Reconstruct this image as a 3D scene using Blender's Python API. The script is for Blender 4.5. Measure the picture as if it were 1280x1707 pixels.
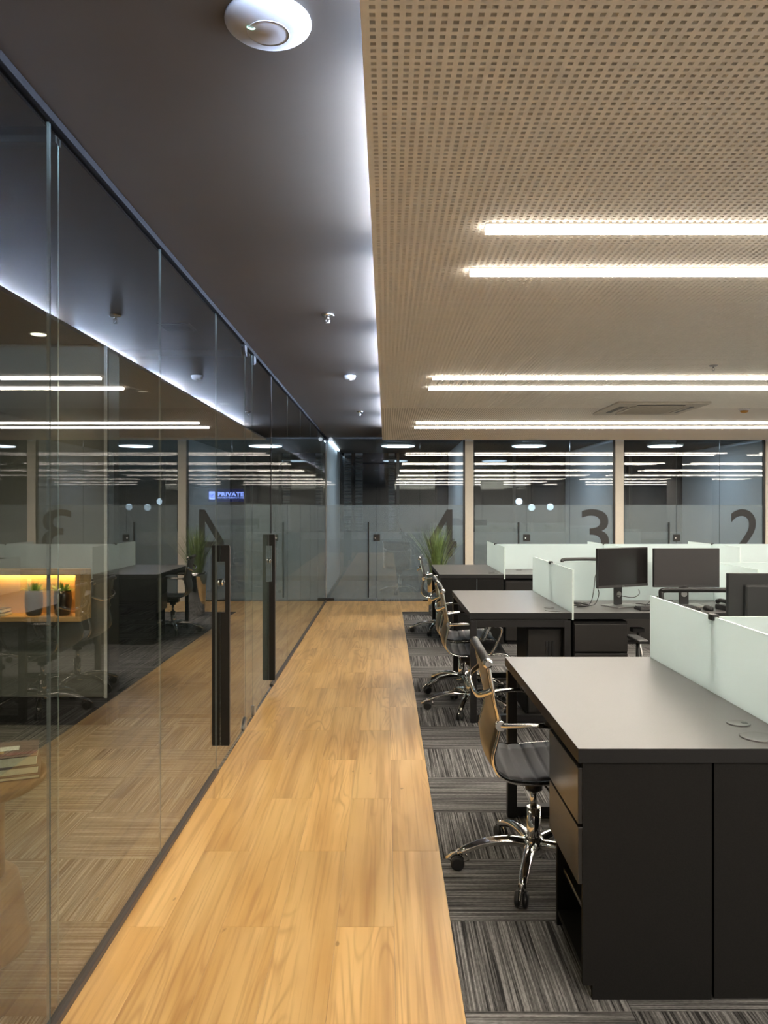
import bpy, bmesh, math, random
import numpy as np
from mathutils import Vector, Matrix

PI = math.pi
random.seed(7)
S = bpy.context.scene
for o in list(bpy.data.objects):
    bpy.data.objects.remove(o)
COL = S.collection

# ------------------------------------------------------------------ camera
EYE = 1.505
FPX = 1285.0
cam_d = bpy.data.cameras.new('camera')
cam = bpy.data.objects.new('camera', cam_d)
COL.objects.link(cam)
cam.location = (0, 0, EYE)
cam.rotation_euler = (PI/2, 0, 0)
cam_d.sensor_fit = 'VERTICAL'
cam_d.sensor_height = 36.0
cam_d.lens = FPX*36.0/1707.0
cam_d.shift_x = -3.0/1707.0
cam_d.shift_y = -7.5/1707.0
cam_d.clip_start = 0.05
S.camera = cam

# ------------------------------------------------------------------ world, exposure
W = bpy.data.worlds.new('night')
S.world = W
W.use_nodes = True
bgn = W.node_tree.nodes['Background']
bgn.inputs[0].default_value = (0.010, 0.014, 0.022, 1)
bgn.inputs[1].default_value = 0.35
S.view_settings.view_transform = 'Standard'
S.view_settings.look = 'None'
S.view_settings.gamma = 1
S.view_settings.use_curve_mapping = False
S.view_settings.exposure = 1.45

BAR_E = 34.0        # office light bars
COVE_E = 370.0       # cove tubes
RING_E = 10.0        # round lamps in the far rooms
NICHE_E = 24.0
DOWN_W = 22.0       # downlights added to light the glass room

# ------------------------------------------------------------------ key dimensions
CEIL = 2.633
PAN_Z = 2.56        # underside of the perforated panel
PAN_X = -0.054
GX = -0.965         # left glass plane
WOOD_R = 0.235
YB = 12.40          # back glass plane
YF = 15.90          # far facade
RX = 13.6           # right wall
YN = -12.0          # wall behind the viewpoint
LX = -4.6           # left wall of the glass rooms
DH = 0.772          # desk height

# ------------------------------------------------------------------ materials
def newmat(name):
    m = bpy.data.materials.new(name)
    m.use_nodes = True
    nt = m.node_tree
    return m, nt, nt.nodes['Principled BSDF'], nt.nodes['Material Output']

def N(nt, t, **kw):
    n = nt.nodes.new(t)
    for k, v in kw.items():
        setattr(n, k, v)
    return n

def mth(nt, op, a, b=None):
    n = N(nt, 'ShaderNodeMath', operation=op)
    for i, v in enumerate((a, b)):
        if v is None: continue
        if isinstance(v, (int, float)): n.inputs[i].default_value = v
        else: nt.links.new(v, n.inputs[i])
    return n.outputs[0]

def ramp(nt, src, stops):
    n = N(nt, 'ShaderNodeValToRGB')
    cr = n.color_ramp
    while len(cr.elements) < len(stops): cr.elements.new(0.5)
    for e, (p, c) in zip(cr.elements, stops):
        e.position = p; e.color = (*c, 1)
    nt.links.new(src, n.inputs[0])
    return n.outputs[0]

def mixc(nt, fac, a, b, mode='MIX'):
    n = N(nt, 'ShaderNodeMix', data_type='RGBA', blend_type=mode)
    for sock, v in ((n.inputs[0], fac), (n.inputs[6], a), (n.inputs[7], b)):
        if isinstance(v, (int, float)): sock.default_value = v
        elif isinstance(v, tuple): sock.default_value = (*v, 1)
        else: nt.links.new(v, sock)
    return n.outputs[2]

def plain(name, col, rough=0.5, metal=0.0, spec=0.5, noise=0.06, nscale=40, bump=0.0, coat=0.0):
    m, nt, b, out = newmat(name)
    tc = N(nt, 'ShaderNodeTexCoord')
    nz = N(nt, 'ShaderNodeTexNoise')
    nz.inputs['Scale'].default_value = nscale
    nz.inputs['Detail'].default_value = 3
    nt.links.new(tc.outputs['Object'], nz.inputs['Vector'])
    lo = tuple(c*(1-noise) for c in col); hi = tuple(min(1, c*(1+noise)) for c in col)
    c = ramp(nt, nz.outputs[0], [(0.3, lo), (0.7, hi)])
    nt.links.new(c, b.inputs['Base Color'])
    b.inputs['Roughness'].default_value = rough
    b.inputs['Metallic'].default_value = metal
    b.inputs['Specular IOR Level'].default_value = spec
    b.inputs['Coat Weight'].default_value = coat
    if bump:
        bp = N(nt, 'ShaderNodeBump')
        bp.inputs['Strength'].default_value = bump
        bp.inputs['Distance'].default_value = 0.002
        nt.links.new(nz.outputs[0], bp.inputs['Height'])
        nt.links.new(bp.outputs[0], b.inputs['Normal'])
    return m

def emit(name, col, s, base=0.8):
    m, nt, b, out = newmat(name)
    b.inputs['Base Color'].default_value = (base, base, base, 1)
    if base < 0.1: b.inputs['Specular IOR Level'].default_value = 0.05
    b.inputs['Emission Color'].default_value = (*col, 1)
    b.inputs['Emission Strength'].default_value = s
    return m

def glass_mat(name, tint):
    m, nt, b, out = newmat(name)
    nt.nodes.remove(b)
    ge = N(nt, 'ShaderNodeNewGeometry')
    dp = N(nt, 'ShaderNodeVectorMath', operation='DOT_PRODUCT')
    nt.links.new(ge.outputs['Incoming'], dp.inputs[0])
    nt.links.new(ge.outputs['Normal'], dp.inputs[1])
    c = mth(nt, 'ABSOLUTE', dp.outputs['Value'])
    k = mth(nt, 'POWER', mth(nt, 'SUBTRACT', 1.0, c), 5.0)
    F = mth(nt, 'ADD', mth(nt, 'MULTIPLY', k, 0.957), 0.043)
    R = mth(nt, 'DIVIDE', mth(nt, 'MULTIPLY', F, 2.0), mth(nt, 'ADD', F, 1.0))
    R = mth(nt, 'MULTIPLY', R, mth(nt, 'SUBTRACT', 1.0, ge.outputs['Backfacing']))
    tr = N(nt, 'ShaderNodeBsdfTransparent'); tr.inputs[0].default_value = (*tint, 1)
    gl = N(nt, 'ShaderNodeBsdfGlossy'); gl.inputs['Roughness'].default_value = 0.0
    mx = N(nt, 'ShaderNodeMixShader')
    nt.links.new(R, mx.inputs[0]); nt.links.new(tr.outputs[0], mx.inputs[1]); nt.links.new(gl.outputs[0], mx.inputs[2])
    nt.links.new(mx.outputs[0], out.inputs[0])
    return m

def film_mat(name, col, alpha, trans=0.5, rough=0.0):
    m, nt, b, out = newmat(name)
    nt.nodes.remove(b)
    tr = N(nt, 'ShaderNodeBsdfTransparent')
    df = N(nt, 'ShaderNodeBsdfDiffuse'); df.inputs[0].default_value = (*col, 1)
    tl = N(nt, 'ShaderNodeBsdfTranslucent'); tl.inputs[0].default_value = (*col, 1)
    m1 = N(nt, 'ShaderNodeMixShader'); m1.inputs[0].default_value = trans
    nt.links.new(df.outputs[0], m1.inputs[1]); nt.links.new(tl.outputs[0], m1.inputs[2])
    m2 = N(nt, 'ShaderNodeMixShader'); m2.inputs[0].default_value = alpha
    nt.links.new(tr.outputs[0], m2.inputs[1]); nt.links.new(m1.outputs[0], m2.inputs[2])
    nt.links.new(m2.outputs[0], out.inputs[0])
    return m

def frosted_mat(name, col):
    m, nt, b, out = newmat(name)
    b.inputs['Base Color'].default_value = (*col, 1)
    b.inputs['Roughness'].default_value = 0.25
    tl = N(nt, 'ShaderNodeBsdfTranslucent'); tl.inputs[0].default_value = (*col, 1)
    mx = N(nt, 'ShaderNodeMixShader'); mx.inputs[0].default_value = 0.55
    nt.links.new(b.outputs[0], mx.inputs[1]); nt.links.new(tl.outputs[0], mx.inputs[2])
    nt.links.new(mx.outputs[0], out.inputs[0])
    return m

def carpet_mat(name, world, dark, light):
    """striped carpet tile; stripes along local y. world=True swaps direction in a 0.5 m checker"""
    m, nt, b, out = newmat(name)
    tc = N(nt, 'ShaderNodeTexCoord')
    sp = N(nt, 'ShaderNodeSeparateXYZ')
    if world:
        ge = N(nt, 'ShaderNodeNewGeometry'); nt.links.new(ge.outputs['Position'], sp.inputs[0])
        fx = mth(nt, 'FLOOR', mth(nt, 'MULTIPLY', mth(nt, 'ADD', sp.outputs[0], -0.235+20), 2.0))
        fy = mth(nt, 'FLOOR', mth(nt, 'MULTIPLY', mth(nt, 'ADD', sp.outputs[1], -0.305+20), 2.0))
        ck = mth(nt, 'MODULO', mth(nt, 'ADD', fx, fy), 2.0)
        inv = mth(nt, 'SUBTRACT', 1.0, ck)
        u = mth(nt, 'ADD', mth(nt, 'MULTIPLY', sp.outputs[0], ck), mth(nt, 'MULTIPLY', sp.outputs[1], inv))
        v = mth(nt, 'ADD', mth(nt, 'MULTIPLY', sp.outputs[1], ck), mth(nt, 'MULTIPLY', sp.outputs[0], inv))
        rnd = mth(nt, 'MULTIPLY', mth(nt, 'ADD', mth(nt, 'MULTIPLY', fx, 7.13), mth(nt, 'MULTIPLY', fy, 3.71)), 1.0)
    else:
        nt.links.new(tc.outputs['Object'], sp.inputs[0])
        u, v = sp.outputs[0], sp.outputs[1]
        oi = N(nt, 'ShaderNodeObjectInfo')
        rnd = mth(nt, 'MULTIPLY', oi.outputs['Random'], 90.0)
    def stripes(fu, fv, det):
        cb = N(nt, 'ShaderNodeCombineXYZ')
        nt.links.new(mth(nt, 'MULTIPLY', u, fu), cb.inputs[0])
        nt.links.new(mth(nt, 'MULTIPLY', v, fv), cb.inputs[1])
        nt.links.new(rnd, cb.inputs[2])
        nz = N(nt, 'ShaderNodeTexNoise'); nz.inputs['Scale'].default_value = 1.0; nz.inputs['Detail'].default_value = det
        nt.links.new(cb.outputs[0], nz.inputs['Vector'])
        return nz.outputs[0]
    a = stripes(150, 1.8, 2); c = stripes(240, 60, 1); d = stripes(16, 1.0, 1)
    mid = tuple((x+y)*0.42 for x, y in zip(dark, light))
    col = ramp(nt, a, [(0.36, dark), (0.47, mid), (0.52, mid), (0.62, light)])
    col = mixc(nt, 0.55, col, ramp(nt, c, [(0.3, (0.35,)*3), (0.7, (1.0,)*3)]), 'MULTIPLY')
    col = mixc(nt, 0.5, col, ramp(nt, d, [(0.3, (0.55,)*3), (0.7, (1.0,)*3)]), 'MULTIPLY')
    nt.links.new(col, b.inputs['Base Color'])
    b.inputs['Roughness'].default_value = 0.95
    b.inputs['Specular IOR Level'].default_value = 0.1
    bp = N(nt, 'ShaderNodeBump'); bp.inputs['Strength'].default_value = 0.5; bp.inputs['Distance'].default_value = 0.003
    nt.links.new(a, bp.inputs['Height']); nt.links.new(bp.outputs[0], b.inputs['Normal'])
    return m

def wood_mat(name, lo, hi, streak, rough=0.34, sx=1.0, axis=1, spec=0.4):
    m, nt, b, out = newmat(name)
    tc = N(nt, 'ShaderNodeTexCoord'); sp = N(nt, 'ShaderNodeSeparateXYZ')
    nt.links.new(tc.outputs['Object'], sp.inputs[0])
    oi = N(nt, 'ShaderNodeObjectInfo')
    rnd = mth(nt, 'MULTIPLY', oi.outputs['Random'], 77.0)
    u = sp.outputs[0 if axis != 0 else 1]; v = sp.outputs[axis]
    def nzs(fu, fv, det, off=0.0, dist=0.0):
        cb = N(nt, 'ShaderNodeCombineXYZ')
        nt.links.new(mth(nt, 'MULTIPLY', u, fu*sx), cb.inputs[0])
        nt.links.new(mth(nt, 'MULTIPLY', v, fv*sx), cb.inputs[1])
        nt.links.new(mth(nt, 'ADD', rnd, off), cb.inputs[2])
        nz = N(nt, 'ShaderNodeTexNoise'); nz.inputs['Scale'].default_value = 1.0
        nz.inputs['Detail'].default_value = det; nz.inputs['Distortion'].default_value = dist
        nt.links.new(cb.outputs[0], nz.inputs['Vector'])
        return nz.outputs[0]
    base = nzs(9, 0.8, 2)
    col = ramp(nt, base, [(0.32, lo), (0.62, hi)])
    body = nzs(6.5, 0.75, 1, 13.0, 0.6)
    ring = mth(nt, 'SINE', mth(nt, 'MULTIPLY', body, 62.0))
    ringm = mth(nt, 'POWER', mth(nt, 'MULTIPLY', mth(nt, 'ADD', ring, 1.0), 0.5), 4.0)
    gate = ramp(nt, nzs(7, 0.9, 1, 29.0), [(0.47, (0,)*3), (0.62, (1,)*3)])
    col = mixc(nt, mth(nt, 'MULTIPLY', mth(nt, 'MULTIPLY', ringm, gate), 0.45), col, streak)
    fine = ramp(nt, nzs(70, 1.6, 3, 41.0), [(0.50, (0,)*3), (0.72, (1,)*3)])
    col = mixc(nt, mth(nt, 'MULTIPLY', fine, 0.5), col, streak)
    patch = ramp(nt, nzs(13, 0.55, 2, 53.0, 0.3), [(0.52, (0,)*3), (0.68, (1,)*3)])
    col = mixc(nt, mth(nt, 'MULTIPLY', patch, 0.48), col, streak)
    knot = ramp(nt, nzs(26, 11, 0, 67.0), [(0.86, (0,)*3), (0.90, (1,)*3)])
    col = mixc(nt, mth(nt, 'MULTIPLY', knot, 0.6), col, tuple(c*0.45 for c in streak))
    tone = mth(nt, 'ADD', mth(nt, 'MULTIPLY', oi.outputs['Random'], 0.14), 0.90)
    cb = N(nt, 'ShaderNodeCombineColor')
    for i in range(3): nt.links.new(tone, cb.inputs[i])
    col = mixc(nt, 1.0, col, cb.outputs[0], 'MULTIPLY')
    nt.links.new(col, b.inputs['Base Color'])
    b.inputs['Roughness'].default_value = rough
    b.inputs['Specular IOR Level'].default_value = spec
    return m

def perf_mat(name, base, hole):
    m, nt, b, out = newmat(name)
    ge = N(nt, 'ShaderNodeNewGeometry'); sp = N(nt, 'ShaderNodeSeparateXYZ')
    nt.links.new(ge.outputs['Position'], sp.inputs[0])
    def cell(o, off):
        f = mth(nt, 'FRACT', mth(nt, 'MULTIPLY', mth(nt, 'ADD', o, off), 1/0.026))
        return mth(nt, 'LESS_THAN', mth(nt, 'ABSOLUTE', mth(nt, 'SUBTRACT', f, 0.5)), 0.245)
    k = mth(nt, 'MULTIPLY', cell(sp.outputs[0], -PAN_X - 0.012 + 2.6), cell(sp.outputs[1], 26.0))
    nt.links.new(mixc(nt, k, base, hole), b.inputs['Base Color'])
    b.inputs['Roughness'].default_value = 0.8
    return m

TAN = (0.86, 0.81, 0.735)
M = dict(
    tan=plain('tan_board', TAN, 0.75, noise=0.03),
    tanperf=perf_mat('tan_perforated_board', TAN, (0.20, 0.145, 0.095)),
    felt=plain('brown_felt', (0.24, 0.17, 0.11), 0.95),
    darkceil=plain('dark_ceiling_paint', (0.060, 0.046, 0.034), 0.5, noise=0.03, nscale=6, spec=0.35),
    blackmetal=plain('black_metal', (0.012, 0.011, 0.011), 0.38),
    channel=plain('dark_bronze_channel', (0.06, 0.048, 0.042), 0.45),
    matteblack=plain('matte_black_channel', (0.010, 0.009, 0.009), 0.8, spec=0.05),
    handle=plain('satin_black_handle', (0.010, 0.009, 0.008), 0.42, spec=0.3),
    chrome=plain('chrome', (0.80, 0.79, 0.77), 0.08, metal=1.0, noise=0.02),
    satin=plain('satin_steel', (0.42, 0.41, 0.40), 0.3, metal=1.0),
    glass=glass_mat('clear_glass', (0.86, 0.89, 0.865)),
    glassback=glass_mat('clear_back_glass', (0.88, 0.91, 0.90)),
    glassedge=plain('green_glass_edge', (0.13, 0.15, 0.14), 0.25),
    film=film_mat('smoked_frosted_film', (0.46, 0.53, 0.51), 0.42, 0.5),
    filmback=film_mat('grey_frosted_film', (0.72, 0.74, 0.75), 0.31, 0.45),
    numeral=plain('dark_numeral_cutout', (0.022, 0.023, 0.025), 0.5),  # dark colour stands in for the dim room behind clear film cutouts
    frosted=frosted_mat('frosted_green_glass', (0.85, 0.93, 0.93)),
    frostedge=plain('pale_green_glass_edge', (0.82, 0.93, 0.88), 0.2, spec=0.6),
    desktop=plain('grey_desk_laminate', (0.10, 0.095, 0.092), 0.36, noise=0.05, nscale=150, spec=0.75),
    deskedge=plain('black_desk_edge', (0.010, 0.0097, 0.010), 0.5, spec=0.35, noise=0.2, nscale=300),
    deskbody=plain('black_brown_laminate', (0.0070, 0.0064, 0.0057), 0.65, noise=0.3, nscale=260, bump=0.1, spec=0.25),
    drawer=plain('black_drawer_front', (0.022, 0.020, 0.018), 0.28, noise=0.05, spec=0.6),
    leather=plain('charcoal_chair_leather', (0.040, 0.039, 0.040), 0.45, noise=0.15, nscale=200, bump=0.1),
    leatherback=plain('wood_reflection_chair_backing', (0.060, 0.050, 0.040), 0.30, noise=0.1, spec=0.7),  # brown tint stands in for wood reflected in the backing
    blackplastic=plain('black_plastic', (0.013, 0.013, 0.013), 0.4),
    mesh=film_mat('black_chair_mesh', (0.02, 0.02, 0.02), 0.18, 0.2),
    screen=plain('dark_screen', (0.016, 0.014, 0.014), 0.22, noise=0.02, spec=0.5),
    screen2=plain('lighter_reflecting_screen', (0.036, 0.032, 0.032), 0.40, noise=0.02, spec=0.5),  # lighter base colour stands in for reflections on this screen
    white=plain('white_plastic', (0.60, 0.59, 0.60), 0.35, noise=0.02),
    apwhite=plain('access_point_plastic', (0.42, 0.41, 0.42), 0.35, noise=0.02),
    grommet=plain('grommet_grey', (0.16, 0.155, 0.15), 0.35, metal=0.6),
    washer=emit('wall_washer_glow', (0.62, 0.80, 1.0), 4.0),
    offwhite=plain('white_mullion_paint', (0.66, 0.62, 0.54), 0.5, noise=0.03),
    wall=plain('white_wall_paint', (0.56, 0.57, 0.58), 0.7, noise=0.03),
    greywall=plain('grey_wall_paint', (0.22, 0.225, 0.22), 0.6, noise=0.04),
    darkwall=plain('dark_wall_panel', (0.16, 0.158, 0.148), 0.5, noise=0.04),
    brownbase=plain('brown_baseboard', (0.085, 0.06, 0.045), 0.5),
    nightglass=plain('night_window_glass', (0.006, 0.008, 0.011), 0.03, noise=0.02, spec=0.6),
    blind=plain('grey_blind', (0.22, 0.225, 0.23), 0.5),
    carpet=carpet_mat('carpet_tile', False, (0.044, 0.0425, 0.042), (0.40, 0.39, 0.378)),
    carpetw=carpet_mat('carpet_floor', True, (0.044, 0.0425, 0.042), (0.40, 0.39, 0.378)),
    carpetroom=carpet_mat('beige_carpet_tile', False, (0.06, 0.052, 0.044), (0.42, 0.38, 0.32)),
    wood=wood_mat('oak_plank', (0.64, 0.375, 0.125), (0.80, 0.52, 0.21), (0.40, 0.195, 0.058)),
    tablewood=wood_mat('table_wood', (0.19, 0.10, 0.042), (0.27, 0.15, 0.066), (0.11, 0.055, 0.022), 0.4, 1.6, 2),
    nichewood=wood_mat('niche_wood', (0.46, 0.28, 0.12), (0.58, 0.37, 0.17), (0.28, 0.15, 0.06), 0.45, 1.5, 0),
    bar=emit('light_bar_diffuser', (1.0, 0.91, 0.79), BAR_E),
    barside=emit('light_bar_diffuser_side', (1.0, 0.91, 0.79), BAR_E*0.16),
    cove=emit('cove_tube_light', (0.55, 0.71, 1.0), COVE_E),
    ring=emit('cool_round_lamp', (0.62, 0.80, 1.0), RING_E),
    down=emit('warm_downlight_lens', (1.0, 0.86, 0.62), 1.5),
    niche=emit('niche_led', (1.0, 0.60, 0.20), NICHE_E),
    signblue=emit('sign_blue', (0.04, 0.10, 1.0), .8, 0.02),
    signlight=emit('sign_letters', (0.26, 0.35, 1.0), 1.6, 0.02),
    signdark=emit('sign_panel', (0.004, 0.010, 0.12), 0.5, 0.005),
    discblue=emit('bluish_disc_glow', (0.60, 0.80, 1.0), 0.9),  # glow of the discs put in for bluish light spots
    led=emit('green_led', (0.10, 1.0, 0.35), 0.5),
    leaf=plain('grass_green', (0.16, 0.24, 0.075), 0.5, noise=0.4, nscale=14),
    leaf2=plain('succulent_green', (0.17, 0.32, 0.05), 0.5, noise=0.4, nscale=30),
    potgrey=plain('grey_ceramic', (0.07, 0.068, 0.066), 0.5),
    potblack=plain('black_ceramic', (0.012, 0.011, 0.010), 0.18),
    paper=plain('book_paper', (0.88, 0.80, 0.58), 0.8, noise=0.08, nscale=90),
    cover=plain('brown_book_cover', (0.14, 0.085, 0.06), 0.5),
    coverred=plain('red_book_stripe', (0.22, 0.06, 0.055), 0.5),
    coverwhite=plain('white_book_label', (0.66, 0.64, 0.58), 0.6, noise=0.3, nscale=160),
    coverochre=plain('ochre_book_patch', (0.50, 0.32, 0.12), 0.6),
    amber=plain('amber_plastic', (0.42, 0.20, 0.03), 0.35),
    soil=plain('dark_soil', (0.02, 0.015, 0.01), 0.9),
)

# ------------------------------------------------------------------ mesh helpers
class MB:
    def __init__(s): s.bm = bmesh.new()
    def box(s, x0, x1, y0, y1, z0, z1, bev=0.0, mi=0):
        r = bmesh.ops.create_cube(s.bm, size=1)
        vs = r['verts']
        for v in vs:
            v.co = Vector((x0+(v.co.x+.5)*(x1-x0), y0+(v.co.y+.5)*(y1-y0), z0+(v.co.z+.5)*(z1-z0)))
        fs = set(f for v in vs for f in v.link_faces)
        for f in fs: f.material_index = mi
        if bev:
            es = list(set(e for v in vs for e in v.link_edges))
            bmesh.ops.bevel(s.bm, geom=es, offset=bev, segments=2, profile=.5, affect='EDGES', clamp_overlap=True)
        return s
    def ring(s, c, ax1, ax2, r1, r2, seg):
        return [s.bm.verts.new(c + ax1*(math.cos(2*PI*i/seg)*r1) + ax2*(math.sin(2*PI*i/seg)*r2)) for i in range(seg)]
    def bridge(s, a, b, mi=0, smooth=True):
        n = len(a)
        for i in range(n):
            f = s.bm.faces.new((a[i], a[(i+1) % n], b[(i+1) % n], b[i])); f.material_index = mi; f.smooth = smooth
    def cap(s, a, flip=False, mi=0):
        f = s.bm.faces.new(list(reversed(a)) if flip else a); f.material_index = mi
    def tube(s, pts, r, seg=8, r2=None, mi=0, closed=False):
        pts = [Vector(p) for p in pts]
        n = len(pts)
        rad = r if isinstance(r, (list, tuple)) else [r]*n
        rad2 = rad if r2 is None else (r2 if isinstance(r2, (list, tuple)) else [r2]*n)
        t0 = (pts[1]-pts[0]).normalized()
        up = Vector((0, 0, 1)) if abs(t0.z) < .9 else Vector((0, 1, 0))
        a = t0.cross(up).normalized()
        prev = None; first = None
        for i in range(n):
            if closed: t = (pts[(i+1) % n]-pts[i-1]).normalized()
            elif i == 0: t = t0
            elif i == n-1: t = (pts[i]-pts[i-1]).normalized()
            else: t = (pts[i+1]-pts[i-1]).normalized()
            a = (a - t*a.dot(t)).normalized(); b = t.cross(a)
            rg = s.ring(pts[i], a, b, rad[i], rad2[i], seg)
            if prev: s.bridge(prev, rg, mi)
            else: first = rg
            prev = rg
        if closed: s.bridge(prev, first, mi)
        else:
            s.cap(first, True, mi); s.cap(prev, False, mi)
        return s
    def cyl(s, p0, p1, r, seg=16, r1=None, mi=0):
        return s.tube([p0, p1], [r, r if r1 is None else r1], seg, mi=mi)
    def lathe(s, prof, c=(0, 0, 0), seg=24, mi=0):
        """prof: (r,z) from bottom to top"""
        c = Vector(c); prev = None
        X = Vector((1, 0, 0)); Y = Vector((0, 1, 0))
        for k, (r, z) in enumerate(prof):
            rg = s.ring(c+Vector((0, 0, z)), X, Y, max(r, 1e-4), max(r, 1e-4), seg)
            if prev: s.bridge(prev, rg, mi)
            else: s.cap(rg, True, mi)
            prev = rg
        s.cap(prev, False, mi)
        return s
    def quad(s, pts, mi=0):
        f = s.bm.faces.new([s.bm.verts.new(p) for p in pts]); f.material_index = mi
        return s
    def poly_extrude(s, outline, fn0, fn1, mi=0):
        a = [s.bm.verts.new(fn0(*p)) for p in outline]; b = [s.bm.verts.new(fn1(*p)) for p in outline]
        s.cap(a, True, mi); s.cap(b, False, mi); s.bridge(a, b, mi, False)
        return s
    def build(s, name, mats, parent=None, loc=None, rotz=0, fix=True):
        if fix: bmesh.ops.recalc_face_normals(s.bm, faces=s.bm.faces)
        me = bpy.data.meshes.new(name)
        s.bm.to_mesh(me); s.bm.free()
        for m in (mats if isinstance(mats, (list, tuple)) else [mats]):
            me.materials.append(M[m] if isinstance(m, str) else m)
        return link(name, me, parent, loc, rotz)

def link(name, me, parent=None, loc=None, rotz=0):
    o = bpy.data.objects.new(name, me)
    COL.objects.link(o)
    if parent: o.parent = parent
    if loc: o.location = loc
    o.rotation_euler.z = rotz
    return o

def empty(name, loc=(0, 0, 0), rotz=0, parent=None):
    o = link(name, None, parent, loc, rotz)
    o.empty_display_size = .1
    return o

def tag(o, label, cat, group=None):
    o['label'] = label; o['category'] = cat
    if group: o['group'] = group
    return o

def struct(o, label=None):
    o['kind'] = 'structure'
    if label: o['label'] = label
    return o

def copy_tree(o, parent=None):
    c = o.copy(); COL.objects.link(c); c.parent = parent
    for ch in list(o.children): copy_tree(ch, c)
    return c

def spline(pts, n=6):
    P = [Vector(p) for p in pts]
    P = [P[0]*2-P[1]] + P + [P[-1]*2-P[-2]]
    out = []
    for i in range(1, len(P)-2):
        for k in range(n):
            t = k/n
            out.append(.5*((2*P[i]) + (-P[i-1]+P[i+1])*t + (2*P[i-1]-5*P[i]+4*P[i+1]-P[i+2])*t*t + (-P[i-1]+3*P[i]-3*P[i+1]+P[i+2])*t**3))
    out.append(P[-2])
    return out

def text_mesh(txt, size, ext=0.001, bold=0.0, space=1.0):
    cu = bpy.data.curves.new('text', 'FONT'); cu.body = txt; cu.size = size; cu.extrude = ext; cu.offset = bold
    cu.space_character = space; cu.align_x = 'LEFT'; cu.resolution_u = 6
    ob = bpy.data.objects.new('text', cu); COL.objects.link(ob)
    dg = bpy.context.evaluated_depsgraph_get()
    me = bpy.data.meshes.new_from_object(ob.evaluated_get(dg))
    bpy.data.objects.remove(ob); bpy.data.curves.remove(cu)
    return me

# ================================================================== SETTING
# ---- floor base
PY0, PY1 = -0.893, YB       # plank run
TY0 = 1.805                 # first carpet tile row with its own objects
fl = MB()
fl.box(LX, GX+0.012, TY0-0.001, 5.81, -0.12, -0.006)     # under glass-room tiles
fl.box(GX+0.012, WOOD_R, PY0, PY1, -0.12, -0.006)
fl.box(WOOD_R, 5.235, TY0, YB, -0.12, -0.006)
fl.box(LX, GX+0.012, YN, TY0-0.001, -0.12, 0)
fl.box(LX, GX+0.012, 5.81, YB, -0.12, 0)
fl.box(GX+0.012, WOOD_R, YN, PY0, -0.12, 0)
fl.box(WOOD_R, 5.235, YN, TY0, -0.12, 0)
fl.box(5.235, RX, YN, YB, -0.12, 0)
fl.box(LX, RX, YB, YF+0.1, -0.12, 0)
floor = struct(fl.build('floor', 'carpetw'), 'grey striped carpet floor with an oak plank walkway')

# planks: 1.22 x 0.206, half bond
def plank_mesh(w, l):
    return MB().box(-w/2, w/2, -l/2, l/2, -0.006, 0.0, bev=0.0006)
edges = [GX+0.012, -0.794, -0.588, -0.382, -0.176, 0.03, WOOD_R]
pm = {}
def plank(x0, x1, y0, y1):
    w = round(x1-x0-0.0006, 4); l = round(y1-y0-0.0008, 4)
    if (w, l) not in pm:
        o = plank_mesh(w, l).build('plank', 'wood', floor); pm[(w, l)] = o.data
    else:
        o = link('plank', pm[(w, l)], floor)
    o.location = ((x0+x1)/2, (y0+y1)/2, 0)
for c in range(6):
    y = 2.767 - 3*1.22 + (0.0 if c % 2 == 0 else 0.61)
    if c % 2: plank(edges[c], edges[c+1], PY0, y)
    while y < PY1-0.01:
        y1 = min(y+1.22, PY1)
        plank(edges[c], edges[c+1], y, y1)
        y = y1

YX = 11.10
for c in range(25):
    xa = WOOD_R+.2*c
    plank(xa, xa+.2, YX, YX+.61 if c % 2 else YX+.30)
    plank(xa, xa+.2, YX+.61 if c % 2 else YX+.30, YB)
# carpet tiles 0.5 m quarter turned
tile_me = {}
def tile(x0, x1, y0, y1, turn, mat):
    w = round(x1-x0-0.0015, 4); l = round(y1-y0-0.0015, 4)
    k = (w, l, turn, mat)
    if k not in tile_me:
        ww, ll = (l, w) if turn else (w, l)
        o = MB().box(-ww/2, ww/2, -ll/2, ll/2, -0.006, 0.0, bev=0.0015).build('carpet_tile', mat, floor)
        tile_me[k] = o.data
    else:
        o = link('carpet_tile', tile_me[k], floor)
    o.location = ((x0+x1)/2, (y0+y1)/2, 0)
    o.rotation_euler.z = PI/2 if turn else 0
for i in range(10):
    for j in range(22):
        y0 = TY0+0.5*j; y1 = min(y0+0.5, YX)
        if y1-y0 < .05: continue
        tile(WOOD_R+.5*i, WOOD_R+.5*(i+1), y0, y1, (i+j) % 2 == 0, 'carpet')
for i in range(5):
    for j in range(8):
        x1 = GX+0.012-.5*i; x0 = x1-.5
        tile(x0, x1, TY0+.5*j, TY0+.5*(j+1), (i+j) % 2 == 1, 'carpetroom')
# black edging strip where planks meet the far carpet
struct(MB().box(WOOD_R, 5.2, YX-.03, YX, 0, 0.004).build('trim_1', 'blackmetal'), 'thin black strip between planks and carpet')

# ---- ceilings
ce = MB()
ce.box(LX-.1, RX+.1, YN-.1, YF+.1, CEIL, CEIL+.12)
struct(ce.build('ceiling', 'darkceil'), 'dark brown painted ceiling above corridor and glass rooms')

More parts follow.
